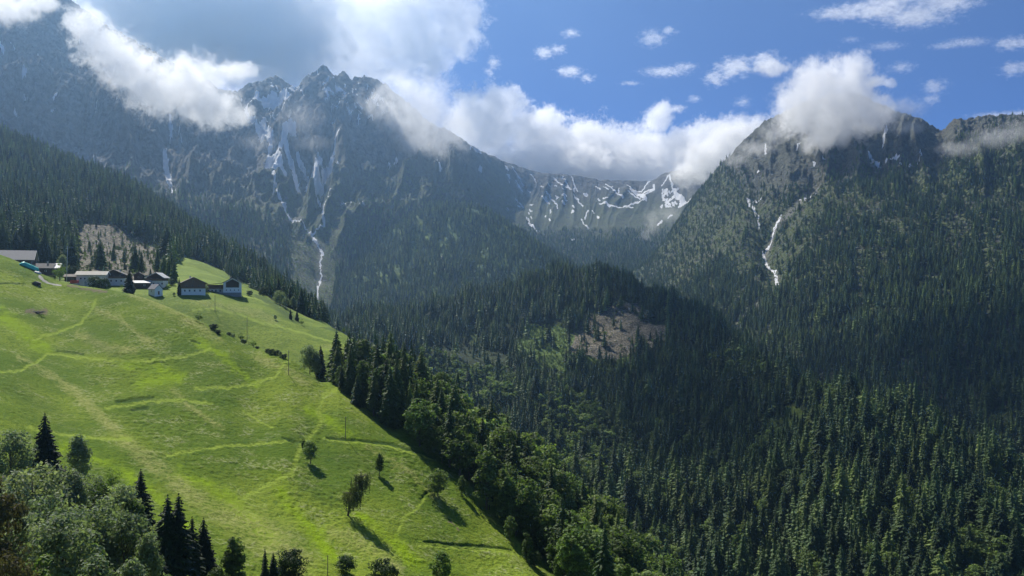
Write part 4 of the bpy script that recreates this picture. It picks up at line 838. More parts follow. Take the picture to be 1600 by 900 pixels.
cloud('faint mist trailing below the far right crest', [(1555, 215, 44, 18), (1590, 205, 36, 20), (1500, 232, 40, 14)], 1800, dens=.007, amp=.9, gain=1.4)
cloud('white cloud pouring over the saddle left of the right mountain', [(1150, 215, 50, 30), (1110, 245, 50, 34), (1180, 200, 30, 22), (1080, 270, 36, 22)], 3200, dens=.018, amp=.95, gain=2.6)
cloud('wisp of mist rising from the head of the valley', [(1020, 345, 16, 24), (1045, 335, 26, 14), (1010, 365, 12, 14)], 2900, dens=.005, amp=1.1, gain=1.4)
# clouds in the sky beyond the ridges
cloud('dark slate grey cloud filling the sky between the left massif and the jagged peak', [(230, 30, 120, 110), (330, 30, 120, 100), (430, 60, 100, 80), (400, -40, 140, 80), (280, -60, 140, 80)], 5600, dens=.007, amp=1.0, gain=3, step=.2, depth=1.8)
cloud('billowing grey cloud with a bright left rim above the jagged peak', [(560, 70, 80, 60), (600, 20, 70, 60), (540, 10, 50, 50), (640, 90, 60, 46), (570, 110, 70, 30)], 6100, dens=.0042, amp=1.2, gain=4, step=.28)
cloud('tall cloud with a bright ragged right edge against the blue sky', [(690, 0, 56, 60), (660, 50, 56, 50), (712, 40, 46, 50), (640, -40, 90, 60), (690, 95, 26, 26)], 6900, dens=.0036, amp=1.15, gain=4, step=.28)
cloud('long bank of white cumulus behind the low ridge at the valley head', [(760, 200, 60, 60), (840, 215, 60, 46), (920, 235, 70, 46), (1000, 245, 70, 44), (1070, 245, 60, 44), (790, 160, 36, 26), (1030, 185, 22, 26), (1120, 220, 60, 36), (880, 270, 200, 36)], 6600, dens=.008, amp=.9, gain=5, fine=1.2, step=.28)
SM = [('small ragged white cloud, left of the pair in the open blue', [(850, 82, 18, 12), (872, 78, 14, 10)], .010), ('small white cloud with a trailing foot below its ragged twin', [(890, 112, 24, 10), (918, 122, 14, 8)], .010),
      ('tiny white cloud above the ragged pair in the open blue', [(892, 52, 18, 8)], .007), ('faint feathered cloud high in the middle of the blue sky', [(1020, 60, 26, 16), (1045, 48, 18, 8)], .004),
      ('thin flat cloud streak low in the middle of the blue sky', [(1040, 112, 44, 8), (1070, 104, 24, 7), (985, 130, 20, 4)], .006), ('torn white cloud drifting left of the capped summit', [(1150, 105, 36, 18), (1120, 122, 24, 14), (1195, 95, 30, 16)], .008),
      ('broad feathery cloud along the upper right edge of the sky', [(1370, 15, 70, 14), (1430, 25, 70, 16), (1310, 20, 50, 10), (1480, 5, 60, 12), (1420, -10, 80, 16)], .006), ('long faint streak of cloud below the feathery one', [(1510, 66, 46, 6), (1475, 72, 30, 5)], .004),
      ('white cloud touching the right edge, upper one', [(1580, 68, 30, 12), (1610, 66, 24, 12)], .006), ('soft grey cloud touching the right edge, lower one', [(1582, 108, 22, 14), (1605, 104, 18, 12)], .005),
      ('thin torn cloud between the capped summit and the right edge', [(1460, 135, 24, 14), (1455, 155, 18, 12), (1410, 105, 24, 10)], .004), ('narrow wisp beside the edge of the grey bank', [(772, 98, 12, 14), (765, 112, 8, 10)], .008),
      ('small puff just left of the capped summit', [(1160, 160, 16, 10), (1085, 155, 14, 8)], .005), ('white cloud tuft standing up from the cumulus bank', [(1018, 195, 22, 18), (1030, 176, 22, 16), (1054, 170, 22, 8)], .009),
      ('faint streak of cloud above the capped summit', [(1385, 72, 34, 7), (1330, 62, 20, 5)], .003), ('pale cloud lying along the far right crest', [(1560, 182, 50, 7), (1600, 178, 30, 8)], .006)]
for lb, bl, dn in SM: cloud(lb, bl, 6900, dens=dn*1.3, amp=1.5, fine=1.5, bias=-.25, gain=1.6, rough=.68, stretch=(1.7, 1, 1))

# unseen clouds added above the frame to shade the forest slopes
def shade_cloud(x, y, z, t, lobes, dens):
    c = Vector((x, y, z))+Vector(SUNV)*t; k = F/c.y
    o = cloud('unseen cloud added above the frame to shade the forest slopes', [(800+(c.x+dx)*k, 450-c.z*k, rx*k, 48*k, dy*k, ry*k) for dx, dy, rx, ry in lobes], c.y, dens=dens, amp=.5, gain=2.2, step=.4)
    o['kind'] = 'stuff'
shade_cloud(215, 930, -130, 1950, [(0, 0, 165, 250), (95, 220, 130, 180)], .016)
shade_cloud(520, 1100, -120, 1850, [(-110, 120, 200, 170), (130, -40, 230, 170)], .02)
cloud('pale shreds of cloud drifting before the slate grey cloud', [(360, 5, 44, 16), (300, -4, 44, 18), (430, 20, 40, 26), (478, 62, 40, 30), (250, 30, 30, 14)], 5300, dens=.004, amp=1.4, gain=1.6, bias=-.15, step=.28)
cloud('thin veil of cloud on the left flank of the right mountain', [(1180, 232, 34, 14), (1212, 208, 26, 22), (1150, 250, 24, 12)], 2420, dens=.008, amp=1.1, gain=1.5)
# ---------------------------------------------------------------- the farm hamlet
M_TIMBER = plain('dark_timber', (0.075, 0.050, 0.036), .85, var=.3, scale=2)
M_TIMBER2 = plain('brown_timber', (0.17, 0.10, 0.06), .85, var=.3, scale=2)
M_GREYWOOD = plain('weathered_timber', (0.16, 0.14, 0.125), .9, var=.3, scale=2)
M_WHITE = plain('white_render', (0.78, 0.77, 0.74), .9, var=.08, scale=1)
M_CREAM = plain('cream_render', (0.62, 0.58, 0.50), .9, var=.1, scale=1)
M_STONE = plain('grey_stone', (0.24, 0.23, 0.21), .95, var=.35, scale=1.5)
M_SLATE = plain('slate_roof', (0.17, 0.17, 0.18), .7, var=.25, scale=1.2)
M_DKROOF = plain('dark_shingle_roof', (0.095, 0.088, 0.082), .8, var=.3, scale=1.2)
M_BROWNROOF = plain('brown_shingle_roof', (0.15, 0.125, 0.10), .8, var=.3, scale=1.2)
M_PALEROOF = plain('pale_sheet_roof', (0.26, 0.245, 0.20), .75, var=.15, scale=1)
M_METAL = plain('white_sheet_metal', (0.45, 0.45, 0.44), .6, .0, var=.08, scale=1)
M_GLASS = plain('window_glass', (0.03, 0.035, 0.04), .15, var=.1, spec=.6)
M_FRAME = plain('window_frame', (0.35, 0.28, 0.2), .7, var=.1)
M_TEAL = plain('teal_tarpaulin', (0.02, 0.42, 0.34), .5, var=.15, scale=1.2, spec=.4)
M_RED = plain('red_paint', (0.42, 0.035, 0.04), .45, var=.15, spec=.5)
M_BLUE = plain('blue_paint', (0.09, 0.15, 0.24), .5, var=.2, spec=.5)
M_CARW = plain('silver_car_paint', (0.55, 0.56, 0.58), .35, var=.06, spec=.6)
M_CARD = plain('dark_car_paint', (0.09, 0.03, 0.03), .35, var=.1, spec=.6)
M_RUBBER = plain('tyre_rubber', (0.02, 0.02, 0.02), .9)
M_POLE = plain('weathered_pole', (0.15, 0.13, 0.11), .9, var=.3, scale=3)
M_STEEL = plain('galvanised_steel', (0.42, 0.44, 0.45), .5, .4, var=.15)
def house(name, label, loc, rz, gw, L, hw, rise, lower, upper, roofm, low_h=2.6, over=.9, wins=(), chimney=None, balcony=None, door=None, cat='house', asym=0.0, edge=None):
    e = empty(name, loc, R(rz)); tag(e, label, cat)
    x0, x1, y0, y1 = -gw/2, gw/2, -L/2, L/2; rx = asym*gw/2
    if low_h > 0:
        m = MB(); m.box((x0, y0, -2.5), (x1, y1, low_h)); m.build('wall', lower, e)
    m = MB(); i_ = .03; m.prism([(x0+i_, max(low_h, -2.5)), (x1-i_, max(low_h, -2.5)), (x1-i_, hw), (rx, hw+rise), (x0+i_, hw)], y0+i_, y1-i_); m.build('timber_wall' if upper in (M_TIMBER, M_TIMBER2, M_GREYWOOD) else 'upper_wall', upper, e)
    rf = None; th = .28
    m = MB()
    for sx, xe in ((-1, x0), (1, x1)):
        run = abs(xe-rx); s_ = rise/run; xo = xe+sx*over; zo = hw-s_*over
        m.prism([(rx, hw+rise+.04), (xo, zo+.04), (xo, zo+.04+th), (rx, hw+rise+.04+th)][::sx], y0-over*1.1, y1+over*1.1)
    rf = m.build('roof', roofm, e)
    if edge:
        m = MB()
        for sx, xe in ((-1, x0), (1, x1)):
            run = abs(xe-rx); s_ = rise/run; xo = xe+sx*over; zo = hw-s_*over
            m.prism([(rx, hw+rise-.1), (xo, zo-.1), (xo, zo+.36), (rx, hw+rise+.36)][::sx], y0-over*1.1-.12, y0-over*1.1-.003)
        m.build('verge_board', edge, e)
    if chimney:
        m = MB(); cx_, cy_, ch = chimney; s_ = rise/(gw/2); zb = hw+rise-abs(cx_-rx)*s_
        m.box((cx_-.35, cy_-.35, zb-.5), (cx_+.35, cy_+.35, zb+ch)); m.box((cx_-.45, cy_-.45, zb+ch+.003), (cx_+.45, cy_+.45, zb+ch+.15)); m.build('chimney', M_CREAM, rf)
    def face(m, f, u, z, w, h, a, b):
        if f == 'g': m.box((u-w/2, y0-b, z), (u+w/2, y0-a, z+h))
        elif f == 'l': m.box((x0-b, u-w/2, z), (x0-a, u+w/2, z+h))
        elif f == 'r': m.box((x1+a, u-w/2, z), (x1+b, u+w/2, z+h))
    for f, u, z, w, h in wins:
        m = MB(); face(m, f, u, z, w, h, -.05, .05); wo = m.build('window', M_FRAME if z > low_h else M_WHITE, e)
        m = MB(); face(m, f, u, z+.1, w-.2, h-.2, .0, .07); m.build('pane', M_GLASS, wo)
    if door:
        f, u, z, w, h = door; m = MB(); face(m, f, u, z, w, h, -.05, .06); m.build('door', M_TIMBER2, e)
    if balcony:
        f, u, z, w = balcony; m = MB(); face(m, f, u, z, w, .15, .0, 1.2); face(m, f, u, z+.15, w, .9, 1.12, 1.2); m.build('balcony', M_TIMBER2, e)
    return e
def on(sh, px, py, dz=0.0): v = sh.hit(px, py); v.z += dz; return v
H = shoulder
W1 = [('l', u, 2.3, 1.0, 1.0) for u in (-12, -6, 0, 6, 12, 17)]
house('long_barn', 'long dark barn with a wide grey roof at the left edge of the hamlet', on(H, -12, 419, .6), 112, 13, 40, 4.6, 4.6, M_STONE, M_TIMBER, M_SLATE, 1.8, 1.3, W1+[('l', 10, .3, 3, 2.4)], (1, 12, 1.6), None, None, 'barn', edge=M_METAL)
b_ = house('dark_farmhouse', 'dark low farmhouse with a white sheet porch roof beside the teal pile', on(H, 66, 428, .2), 106, 9, 13, 3.4, 2.6, M_TIMBER, M_TIMBER, M_DKROOF, 1.2, .8, [('l', -3, 1.0, 1.1, 1.1), ('l', 1, 1.0, 1.1, 1.1), ('g', 1, 1.6, 1.0, 1.2)], (0, -3, 1.3), None, ('g', -2, 0, 1, 2.1))
m = MB(); m.prism([(-4.6, 3.2), (1.6, 6.3), (1.6, 6.45), (-4.6, 3.35)], -10.6, -6.6); m.prism([(1.65, 6.3), (5.2, 4.3), (5.2, 4.45), (1.65, 6.45)], -9.6, -6.6); m.build('porch_roof', M_METAL, b_)
m = MB(); [m.tube([(x, -10.1, -1), (x, -10.1, 4.2)], [.12, .12], 5) for x in (-3.8, 1.2)]; m.build('porch_post', M_TIMBER, b_)
# the covered pile, the heaps and the vehicles by the lane
def heap(name, label, loc, rz, L, W, Hh, mat, cat, ends=True, seed=1):
    rr = np.random.default_rng(seed); V = []; k = 9; nl = 14
    for i in range(nl+1):
        t = i/nl; e_ = min(1, (min(t, 1-t)*nl/2.0))**.5 if ends else 1
        for j in range(k):
            a = math.pi*j/(k-1); V.append(((t-.5)*L, math.cos(a)*W/2*(.5+.5*e_), math.sin(a)**.8*Hh*e_*(1+rr.uniform(-.09, .09))-.3))
    Q = [(i*k+j, i*k+j+1, (i+1)*k+j+1, (i+1)*k+j) for i in range(nl) for j in range(k-1)]
    Q2 = [tuple(range(k))[::-1], tuple(nl*k+j for j in range(k))]
    me = bpy.data.meshes.new(name); me.from_pydata(V, [], [q[::-1] for q in Q]+Q2); me.materials.append(mat); me.polygons.foreach_set('use_smooth', [True]*len(me.polygons))
    o = link(name, me); o.location = loc; o.rotation_euler = rz; tag(o, label, cat); return o
p0, p1 = on(meadow, 28, 414), on(meadow, 52, 424)
dv = p1-p0
heap('covered_pile', 'long bright teal tarpaulin pile on the slope below the barn', (p0+p1)/2+Vector((0, 3, .3)), (0, math.atan2(-dv.z, math.hypot(dv.x, dv.y)), math.atan2(dv.y, dv.x)), 9.5, 4.0, 2.0, M_TEAL, 'covered pile')
heap('white_heap', 'small white covered heap at the lower end of the teal pile', on(meadow, 57, 427, .2)+Vector((0, 1, 0)), (0, .2, 0), 3.4, 2.4, 1.0, M_METAL, 'heap', seed=2)
e = empty('field_shed', on(meadow, 57, 446), .2); tag(e, 'tiny brown shed alone on the grass below the lane', 'shed')
m = MB(); m.box((-1.5, -1, -.8), (1.5, 1, 1.2)); m.build('wall', M_TIMBER, e)
m = MB(); m.prism([(-1.9, 1.1), (0, 1.75), (1.9, 1.1), (1.9, 1.22), (0, 1.9), (-1.9, 1.22)], -1.3, 1.3); m.build('roof', M_GREYWOOD, e)
def car(name, label, loc, rz, paint):
    e = empty(name, loc, rz); tag(e, label, 'car')
    m = MB(); m.prism([(-2.1, .35), (2.1, .35), (2.15, .85), (1.3, .98), (.7, 1.5), (-1.2, 1.5), (-2.0, .98), (-2.15, .8)], -.85, .85); m.build('body', paint, e)
    m = MB(); m.prism([(1.12, 1.0), (.66, 1.42), (-1.12, 1.42), (-1.75, 1.0)], -.87, .87); m.build('window', M_GLASS, e)
    for x in (-1.3, 1.3):
        for y in (-.8, .8):
            m = MB(); m.tube([(x, y-.12, .33), (x, y+.12, .33)], [.34, .34], 12); m.prism([(x+.33*math.cos(a), .33+.33*math.sin(a)) for a in [k*.628 for k in range(10)]], y-.12, y+.12); m.build('wheel', M_RUBBER, e)
car('parked_car', 'silver car parked on the lane beside the hedge', on(H, 85, 445, .1), .3, M_CARW)
car('parked_car', 'dark red car parked between the silver car and the blue skip', on(H, 94, 445.5, .1), .2, M_CARD)
e = empty('skip_container', on(H, 105, 448, .1), .1); tag(e, 'blue steel skip standing at the edge of the meadow', 'skip')
m = MB(); m.prism([(-1.6, 0), (1.6, 0), (2.1, 1.7), (-2.1, 1.7)], -1, 1); m.build('bin', M_BLUE, e)
m = MB(); m.box((-2.2, -1.1, 1.703), (2.2, 1.1, 1.82)); m.build('rim', M_STEEL, e)
e = empty('farm_trailer', on(H, 115.5, 448, .1), .05); tag(e, 'red farm trailer with a grey lower side next to the blue skip', 'trailer')
m = MB(); m.box((-2.6, -1.1, .7), (2.6, 1.1, 1.7)); m.build('sideboard', M_STEEL, e)
m = MB(); m.prism([(-1.7, 1.703), (2.3, 1.703), (2.5, 3.1), (2.0, 3.5), (-1.2, 3.5), (-1.7, 3.0)], -1.0, 1.0); m.build('load_box', M_RED, e)
for x in (-1.2, 1.2):
    for y in (-.95, .95): m = MB(); m.tube([(x, y-.15, .4), (x, y+.15, .4)], [.42, .42], 12); m.build('wheel', M_RUBBER, e)
h_ = house('pale_roofed_house', 'cream house with a pale sheet roof half hidden by a round tree', on(H, 145, 447, .2), 106, 10, 14.5, 6.0, 1.9, M_CREAM, M_CREAM, M_PALEROOF, 5.9, .8, [('l', -4, .6, 1, 1.1), ('l', -4, 3.4, 1, 1.1), ('l', 3, 3.4, 1, 1.1), ('l', 5, 3.4, 1, 1.1)], None, None, ('l', 5.5, 0, 1, 2.1), edge=M_WHITE)
m = MB(); m.box((-8.6, 2.5, -1.5), (-5.003, 7.0, 2.6)); m.build('garage', M_CREAM, h_)
house('brown_shed', 'low brown shed roof behind the cream house', on(H, 116, 440, .2), 105, 6, 9, 2.6, 1.3, M_TIMBER, M_TIMBER, M_BROWNROOF, .6, .6, [('l', 0, .8, 1, .9)], None, None, None, 'shed')
house('wooden_chalet', 'dark timber chalet with white ground floor, gable facing the meadow', on(H, 181, 445, .8), 16, 11.4, 11, 5.0, 2.6, M_WHITE, M_TIMBER, M_DKROOF, 2.9, 1.1, [('g', u, .9, .9, 1.1) for u in (-4, -1.5, 1.2, 3.8)]+[('g', u, 3.6, .8, .9) for u in (-3, 0, 3)], (2, 2, 1.2), ('g', 0, 2.95, 11), None)
house('wooden_shed', 'small dark shed between the two chalets', on(H, 217, 440, .8), 20, 5, 6, 3.2, 1.6, M_TIMBER, M_TIMBER, M_DKROOF, 1.0, .5, [('g', 0, 1.4, .8, .8)], None, None, None, 'shed')
house('farm_annex', 'low annex with pale sheet roof on dark boards above the chapel', on(H, 221, 450, .3), 104, 5, 9, 2.6, 1.0, M_TIMBER, M_TIMBER, M_METAL, 1.6, .7, [('l', -2, .9, 1, .8)], None, None, None, 'outbuilding')
house('white_roofed_chalet', 'chalet with a white sheet roof slope and white ground floor behind the chapel', on(H, 246, 448, .4), 6, 9, 9, 5.0, 2.4, M_WHITE, M_TIMBER, M_METAL, 3.0, 1.0, [('g', u, .8, .9, 1.1) for u in (-3, -.6, 1.8, 4)]+[('g', u, 3.5, .8, .9) for u in (-2, 1.5)], None, ('g', 0, 3.05, 9), None, asym=.2)
c_ = house('white_chapel', 'little white chapel with a grey gable roof alone on the grass', on(H, 243, 461, .2), 55, 4.6, 6.2, 3.0, 2.4, M_WHITE, M_WHITE, M_SLATE, 1.0, .35, [('l', 0, 1.4, .5, 1.0)], None, None, ('g', 0, .0, .9, 1.9), 'chapel')
house('brown_chalet', 'brown timber chalet with white base and tan gable, second from the right end', on(H, 301, 458, .2), 26, 12.4, 11, 5.4, 3.0, M_WHITE, M_TIMBER2, M_BROWNROOF, 2.4, 1.2, [('g', u, .6, 1.0, 1.2) for u in (-4.4, -2.0, .6, 3.4)]+[('g', u, 3.2, .9, 1.0) for u in (-3.5, -.5, 2.8)]+[('g', 0, 5.9, .8, .8)], (-1, 3, 1.2), ('g', 0, 2.5, 12), None)
w_ = house('white_gabled_house', 'white house with dark timber gable and small square windows, rightmost of the hamlet', on(H, 363, 460, 1.2), 20, 10, 12, 5.6, 2.7, M_WHITE, M_WHITE, M_BROWNROOF, 2.4, 1.2, [('g', u, .9, .8, .8) for u in (-3.3, -1.1, 1.1, 3.3)], (-1, 0, 1.1), None, None)
m = MB(); m.prism([(-3.6, 2.8), (3.6, 2.8), (3.6, 5.7), (0, 7.6), (-3.6, 5.7)], -6.12, -6.003); m.build('timber_gable', M_TIMBER, w_)
m = MB(); m.box((-14.5, -2.5, -2.5), (-5.02, 5, 2.2)); m.build('wing_wall', M_CREAM, w_)
m = MB(); m.box((-14.5, -2.0, 2.203), (-5.02, 5, 4.4)); m.build('timber_wing', M_TIMBER2, w_)
m = MB(); m.prism([(-15.6, 4.2), (-5.1, 5.3), (-5.1, 5.55), (-15.6, 4.45)], -4.2, 6); m.build('wing_roof', M_BROWNROOF, w_)
m = MB(); m.box((-14.5, -3.9, 2.1), (-5.1, -2.503, 2.25)); m.box((-14.5, -3.9, 2.25), (-5.1, -3.8, 3.2)); m.build('balcony', M_TIMBER2, w_)
for u in (-13, -11, -9, -6.6):
    m = MB(); m.box((u-.5, -2.56, .2), (u+.5, -2.4, 1.6)); wo = m.build('window', M_FRAME, w_); m = MB(); m.box((u-.4, -2.58, .3), (u+.4, -2.45, 1.5)); m.build('pane', M_GLASS, wo)
m = MB(); m.box((-15, -6.9, -2.6), (4.8, -6.3, -.1)); o = m.build('retaining_wall', M_STONE); o.location = w_.location; o.rotation_euler = w_.rotation_euler; tag(o, 'grey retaining wall below the rightmost house', 'wall')
# poles
def pole(label, sh, px, base, top, arm=0, r=.13, metal=False, lean=0.0):
    b = on(sh, px, base); hgt = (base-top)*b.y/F; e = empty('utility_pole', b); tag(e, label, 'utility pole')
    m = MB(); m.tube([(0, 0, -.6), (lean, 0, hgt)], [r, r*.75], 8); m.build('pole', M_STEEL if metal else M_POLE, e)
    if arm:
        m = MB(); m.box((lean-.1, -.06, hgt-.9), (lean+arm, .06, hgt-.76)); m.box((lean-.4, -.06, hgt-.15), (lean+.9, .06, hgt-.05)); m.build('crossarm', M_STEEL if metal else M_POLE, e)
    else:
        m = MB()
        for s_ in (-1, 1): m.tube([(lean+s_*.25, 0, hgt-.25), (lean+s_*.25, 0, hgt)], [.05, .03], 5)
        m.build('insulator', M_METAL, e)
pole('tall grey steel pole with a side arm rising from the hamlet lane', H, 104, 440, 384, 3.4, .2, True, .6)
pole('thin wooden pole just below the white gabled house', H, 336, 487, 460)
pole('wooden pole standing in the row of gully bushes', H, 386, 531, 495)
pole('wooden pole on the grass crest above the single broadleaf and spruce pair', meadow, 451, 587, 549)
pole('faint wooden pole in the middle of the meadow by the terrace line', meadow, 540, 685, 650)
pole('wooden pole at the bottom edge of the meadow', meadow, 512, 905, 868, 0, .10)
# walls, stones
def rocks(name, label, loc, n, sx, sy, size, seed, cat, mat=None):
    rr = random.Random(seed); bm = bmesh.new()
    for i in range(n):
        q = bmesh.ops.create_icosphere(bm, subdivisions=1, radius=size*rr.uniform(.5, 1.1)); c = Vector((rr.gauss(0, sx*.4), rr.gauss(0, sy*.4), rr.uniform(-.1, .3)))
        for v in q['verts']: v.co = Vector((v.co.x*rr.uniform(.8, 1.3), v.co.y*rr.uniform(.8, 1.3), v.co.z*.7))+c
    me = bpy.data.meshes.new(name); bm.to_mesh(me); bm.free(); me.materials.append(mat or M_STONE); o = link(name, me); o.location = loc; tag(o, label, cat)
rocks('stone_heap', 'dark oval heap of fieldstones on the upper left meadow', on(meadow, 56, 488), 60, 4.4, 2.2, .45, 4, 'stone heap', plain('dark_fieldstone', (0.09, 0.085, 0.08), .95, var=.4))
a_, c_ = on(H, 513, 602), on(H, 531, 607); dv = c_-a_
e = MB(); e.prism([(-.5, -.6), (.5, -.6), (.35, 1.1), (-.35, 1.1)], 0, dv.length); o = e.build('stone_wall', M_STONE); o.location = a_+Vector((0, 0, .2)); o.rotation_euler = dv.to_track_quat('Y', 'Z').to_euler(); tag(o, 'short dark stone wall at the gully mouth beside the first belt spruces', 'wall')
# ---------------------------------------------------------------- single trees and bushes
def tree_at(kind, name, label, sh, px, base, top, cat='tree', wide=1.0, var=None, group=None, tilt=(0, 0), sink=.2):
    b = on(sh, px, base); h = (base-top)*b.y/F; b.z -= sink
    return plant(kind, name, label, b, h, cat, var, group, wide, None, tilt)
# round the hamlet
tree_at('broad_dark', 'broadleaf_tree', 'big round dark tree in front of the cream house', H, 153, 459, 427, wide=1.15)
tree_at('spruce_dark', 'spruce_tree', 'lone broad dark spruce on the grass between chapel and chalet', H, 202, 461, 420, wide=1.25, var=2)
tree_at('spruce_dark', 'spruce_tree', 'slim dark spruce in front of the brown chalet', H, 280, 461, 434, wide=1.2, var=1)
for px, b, t, lb in ((157, 420, 373, 'tall spruce at the left end of the felled slope behind the hamlet'), (150, 416, 388, 'shorter spruce leaning on the tall one at the left of the felled slope'), (177, 408, 382, 'thin spruce standing alone in the middle of the felled slope'), (194, 414, 386, 'spruce right of the thin one on the felled slope'), (211, 424, 384, 'tall narrow spruce behind the dark chalet'), (221, 430, 391, 'bushy spruce right of the tall narrow one behind the annex'),
                     (246, 424, 386, 'slender spruce at the right end of the felled slope'), (256, 434, 396, 'thick spruce behind the white roofed chalet'), (264, 438, 398, 'broad spruce beside the thick one, left of the shaded green field'), (272, 440, 404, 'spruce nearest the shaded green field')):
    tree_at('spruce_near', 'spruce_tree', lb, H, px, b, t, wide=1.15)
tree_at('broad_bright', 'broadleaf_tree', 'pale green young tree behind the steel pole', H, 93, 442, 409, var=0)
tree_at('broad_bright', 'garden_bush', 'yellow green bush in the garden left of the steel pole', H, 94, 437, 420, 'bush', 1.3)
tree_at('broad_grey', 'broadleaf_tree', 'grey green tree behind the porch of the dark farmhouse', H, 98, 432, 396)
tree_at('broad_bright', 'garden_hedge', 'rounded pale hedge along the lane bend', H, 80, 442, 429, 'hedge', 1.9)
tree_at('broad_dark', 'garden_bush', 'dark bush right of the steel pole', H, 112, 438, 412, 'bush')
# gully row
for px, b, t, kd, lb in ((311, 504, 488, 'broad_bright', 'pale sapling at the top end of the gully row'), (334, 516, 504, 'broad_dark', 'round dark bush, largest at the top of the gully row'), (341, 522, 514, 'broad_dark', 'small dark bush just below the large round one in the gully row'), (358, 524, 517, 'broad_dark', 'low dark bush midway between the round bush and the pole'), (364, 527, 520, 'broad_grey', 'grey bush left of the pole in the gully row'),
                         (377, 533, 519, 'broad_bright', 'bright bush directly left of the gully pole'), (381, 537, 528, 'broad_dark', 'dark bush at the foot of the gully pole'), (396, 540, 526, 'broad_bright', 'bright bush right of the gully pole'), (402, 544, 538, 'broad_dark', 'flat dark bush below the bright one right of the gully pole'),
                         (418, 551, 543, 'broad_dark', 'dark bush, first of the lower clump in the gully'), (424, 553, 543, 'broad_dark', 'dark bush, tallest of the lower clump in the gully'), (432, 555, 545, 'broad_dark', 'dark bush in the middle of the lower gully clump'), (438, 557, 548, 'broad_grey', 'greyish bush near the end of the lower gully clump'), (444, 560, 551, 'broad_dark', 'last dark bush of the lower gully clump, beside the crest pole')):
    tree_at(kd, 'broadleaf_bush', lb, H if px < 300 else meadow, px, b, t, 'bush', 1.35)
tree_at('broad_grey', 'broadleaf_tree', 'grey green tree of the pair above the gully mouth', H, 484, 588, 538, wide=1.05, var=0)
tree_at('broad_grey', 'broadleaf_tree', 'smaller grey green tree leaning into the pair above the gully mouth', H, 494, 592, 548, wide=.9, var=1)
tree_at('spruce_dark', 'spruce_tree', 'dark spruce of the pair above the gully mouth', H, 501, 590, 539, wide=1.2, var=0)
tree_at('broad_dark', 'broadleaf_bush', 'dark bush at the lower end of the gully', H, 506, 604, 592, 'bush', 1.2)
for px, b, t, kd, nm, lb in ((430, 500, 491, 'broad_grey', 'broadleaf_bush', 'grey bush on the second meadow below the bank'), (437, 476, 452, 'broad_grey', 'broadleaf_tree', 'grey green tree on the bank of the second meadow'), (447, 482, 464, 'broad_grey', 'broadleaf_tree', 'low grey green tree further down the meadow bank'), (458, 484, 462, 'broad_grey', 'broadleaf_tree', 'grey tree at the lower end of the meadow bank'), (454, 499, 482, 'spruce_dark', 'spruce_tree', 'small dark spruce, left of two on the second meadow'),
                             (464, 501, 484, 'spruce_dark', 'spruce_tree', 'small dark spruce, right of two on the second meadow'), (472, 508, 498, 'broad_bright', 'broadleaf_bush', 'light bush below the two small spruces'), (545, 527, 516, 'spruce_dark', 'spruce_tree', 'tiny spruce near the far corner of the second meadow'), (537, 512, 502, 'broad_bright', 'broadleaf_bush', 'bright bush on the far rim of the second meadow')):
    tree_at(kd, nm, lb, H, px, b, t, 'bush' if 'bush' in nm else 'tree', 1.1)
# on the open meadow
tree_at('broad_near', 'meadow_tree', 'round tree with a bare trunk at the path crossing in mid meadow', meadow, 485, 724, 686, wide=1.3, var=0)
tree_at('broad_near', 'broadleaf_bush', 'slim bush touching the round tree at the path crossing', meadow, 474, 703, 682, 'bush', .8, var=2)
tree_at('broad_near', 'meadow_tree', 'small tree above the leaning one on the meadow', meadow, 593, 743, 706, wide=1.0, var=1)
tree_at('broad_near', 'meadow_tree', 'round crowned tree on the short dark terrace near the meadow edge', meadow, 684, 777, 732, wide=1.35, var=3)
tree_at('broad_near', 'meadow_tree', 'pale round tree at the meadow edge right of the terrace tree', meadow, 722, 772, 738, wide=1.0, var=2)
tree_at('broad_near', 'meadow_tree', 'upper of two edge trees near the lower meadow corner', meadow, 797, 846, 804, wide=.9, var=0)
tree_at('broad_near', 'meadow_tree', 'lower of two edge trees near the lower meadow corner', meadow, 823, 876, 826, wide=.9, var=2)
tree_at('broad_dark', 'broadleaf_bush', 'dark bush below the two edge trees', meadow, 835, 884, 858, 'bush', .9)
tree_at('broad_near', 'meadow_tree', 'pointed tree at the frame bottom right of the meadow corner', meadow, 872, 910, 862, wide=.85, var=1)
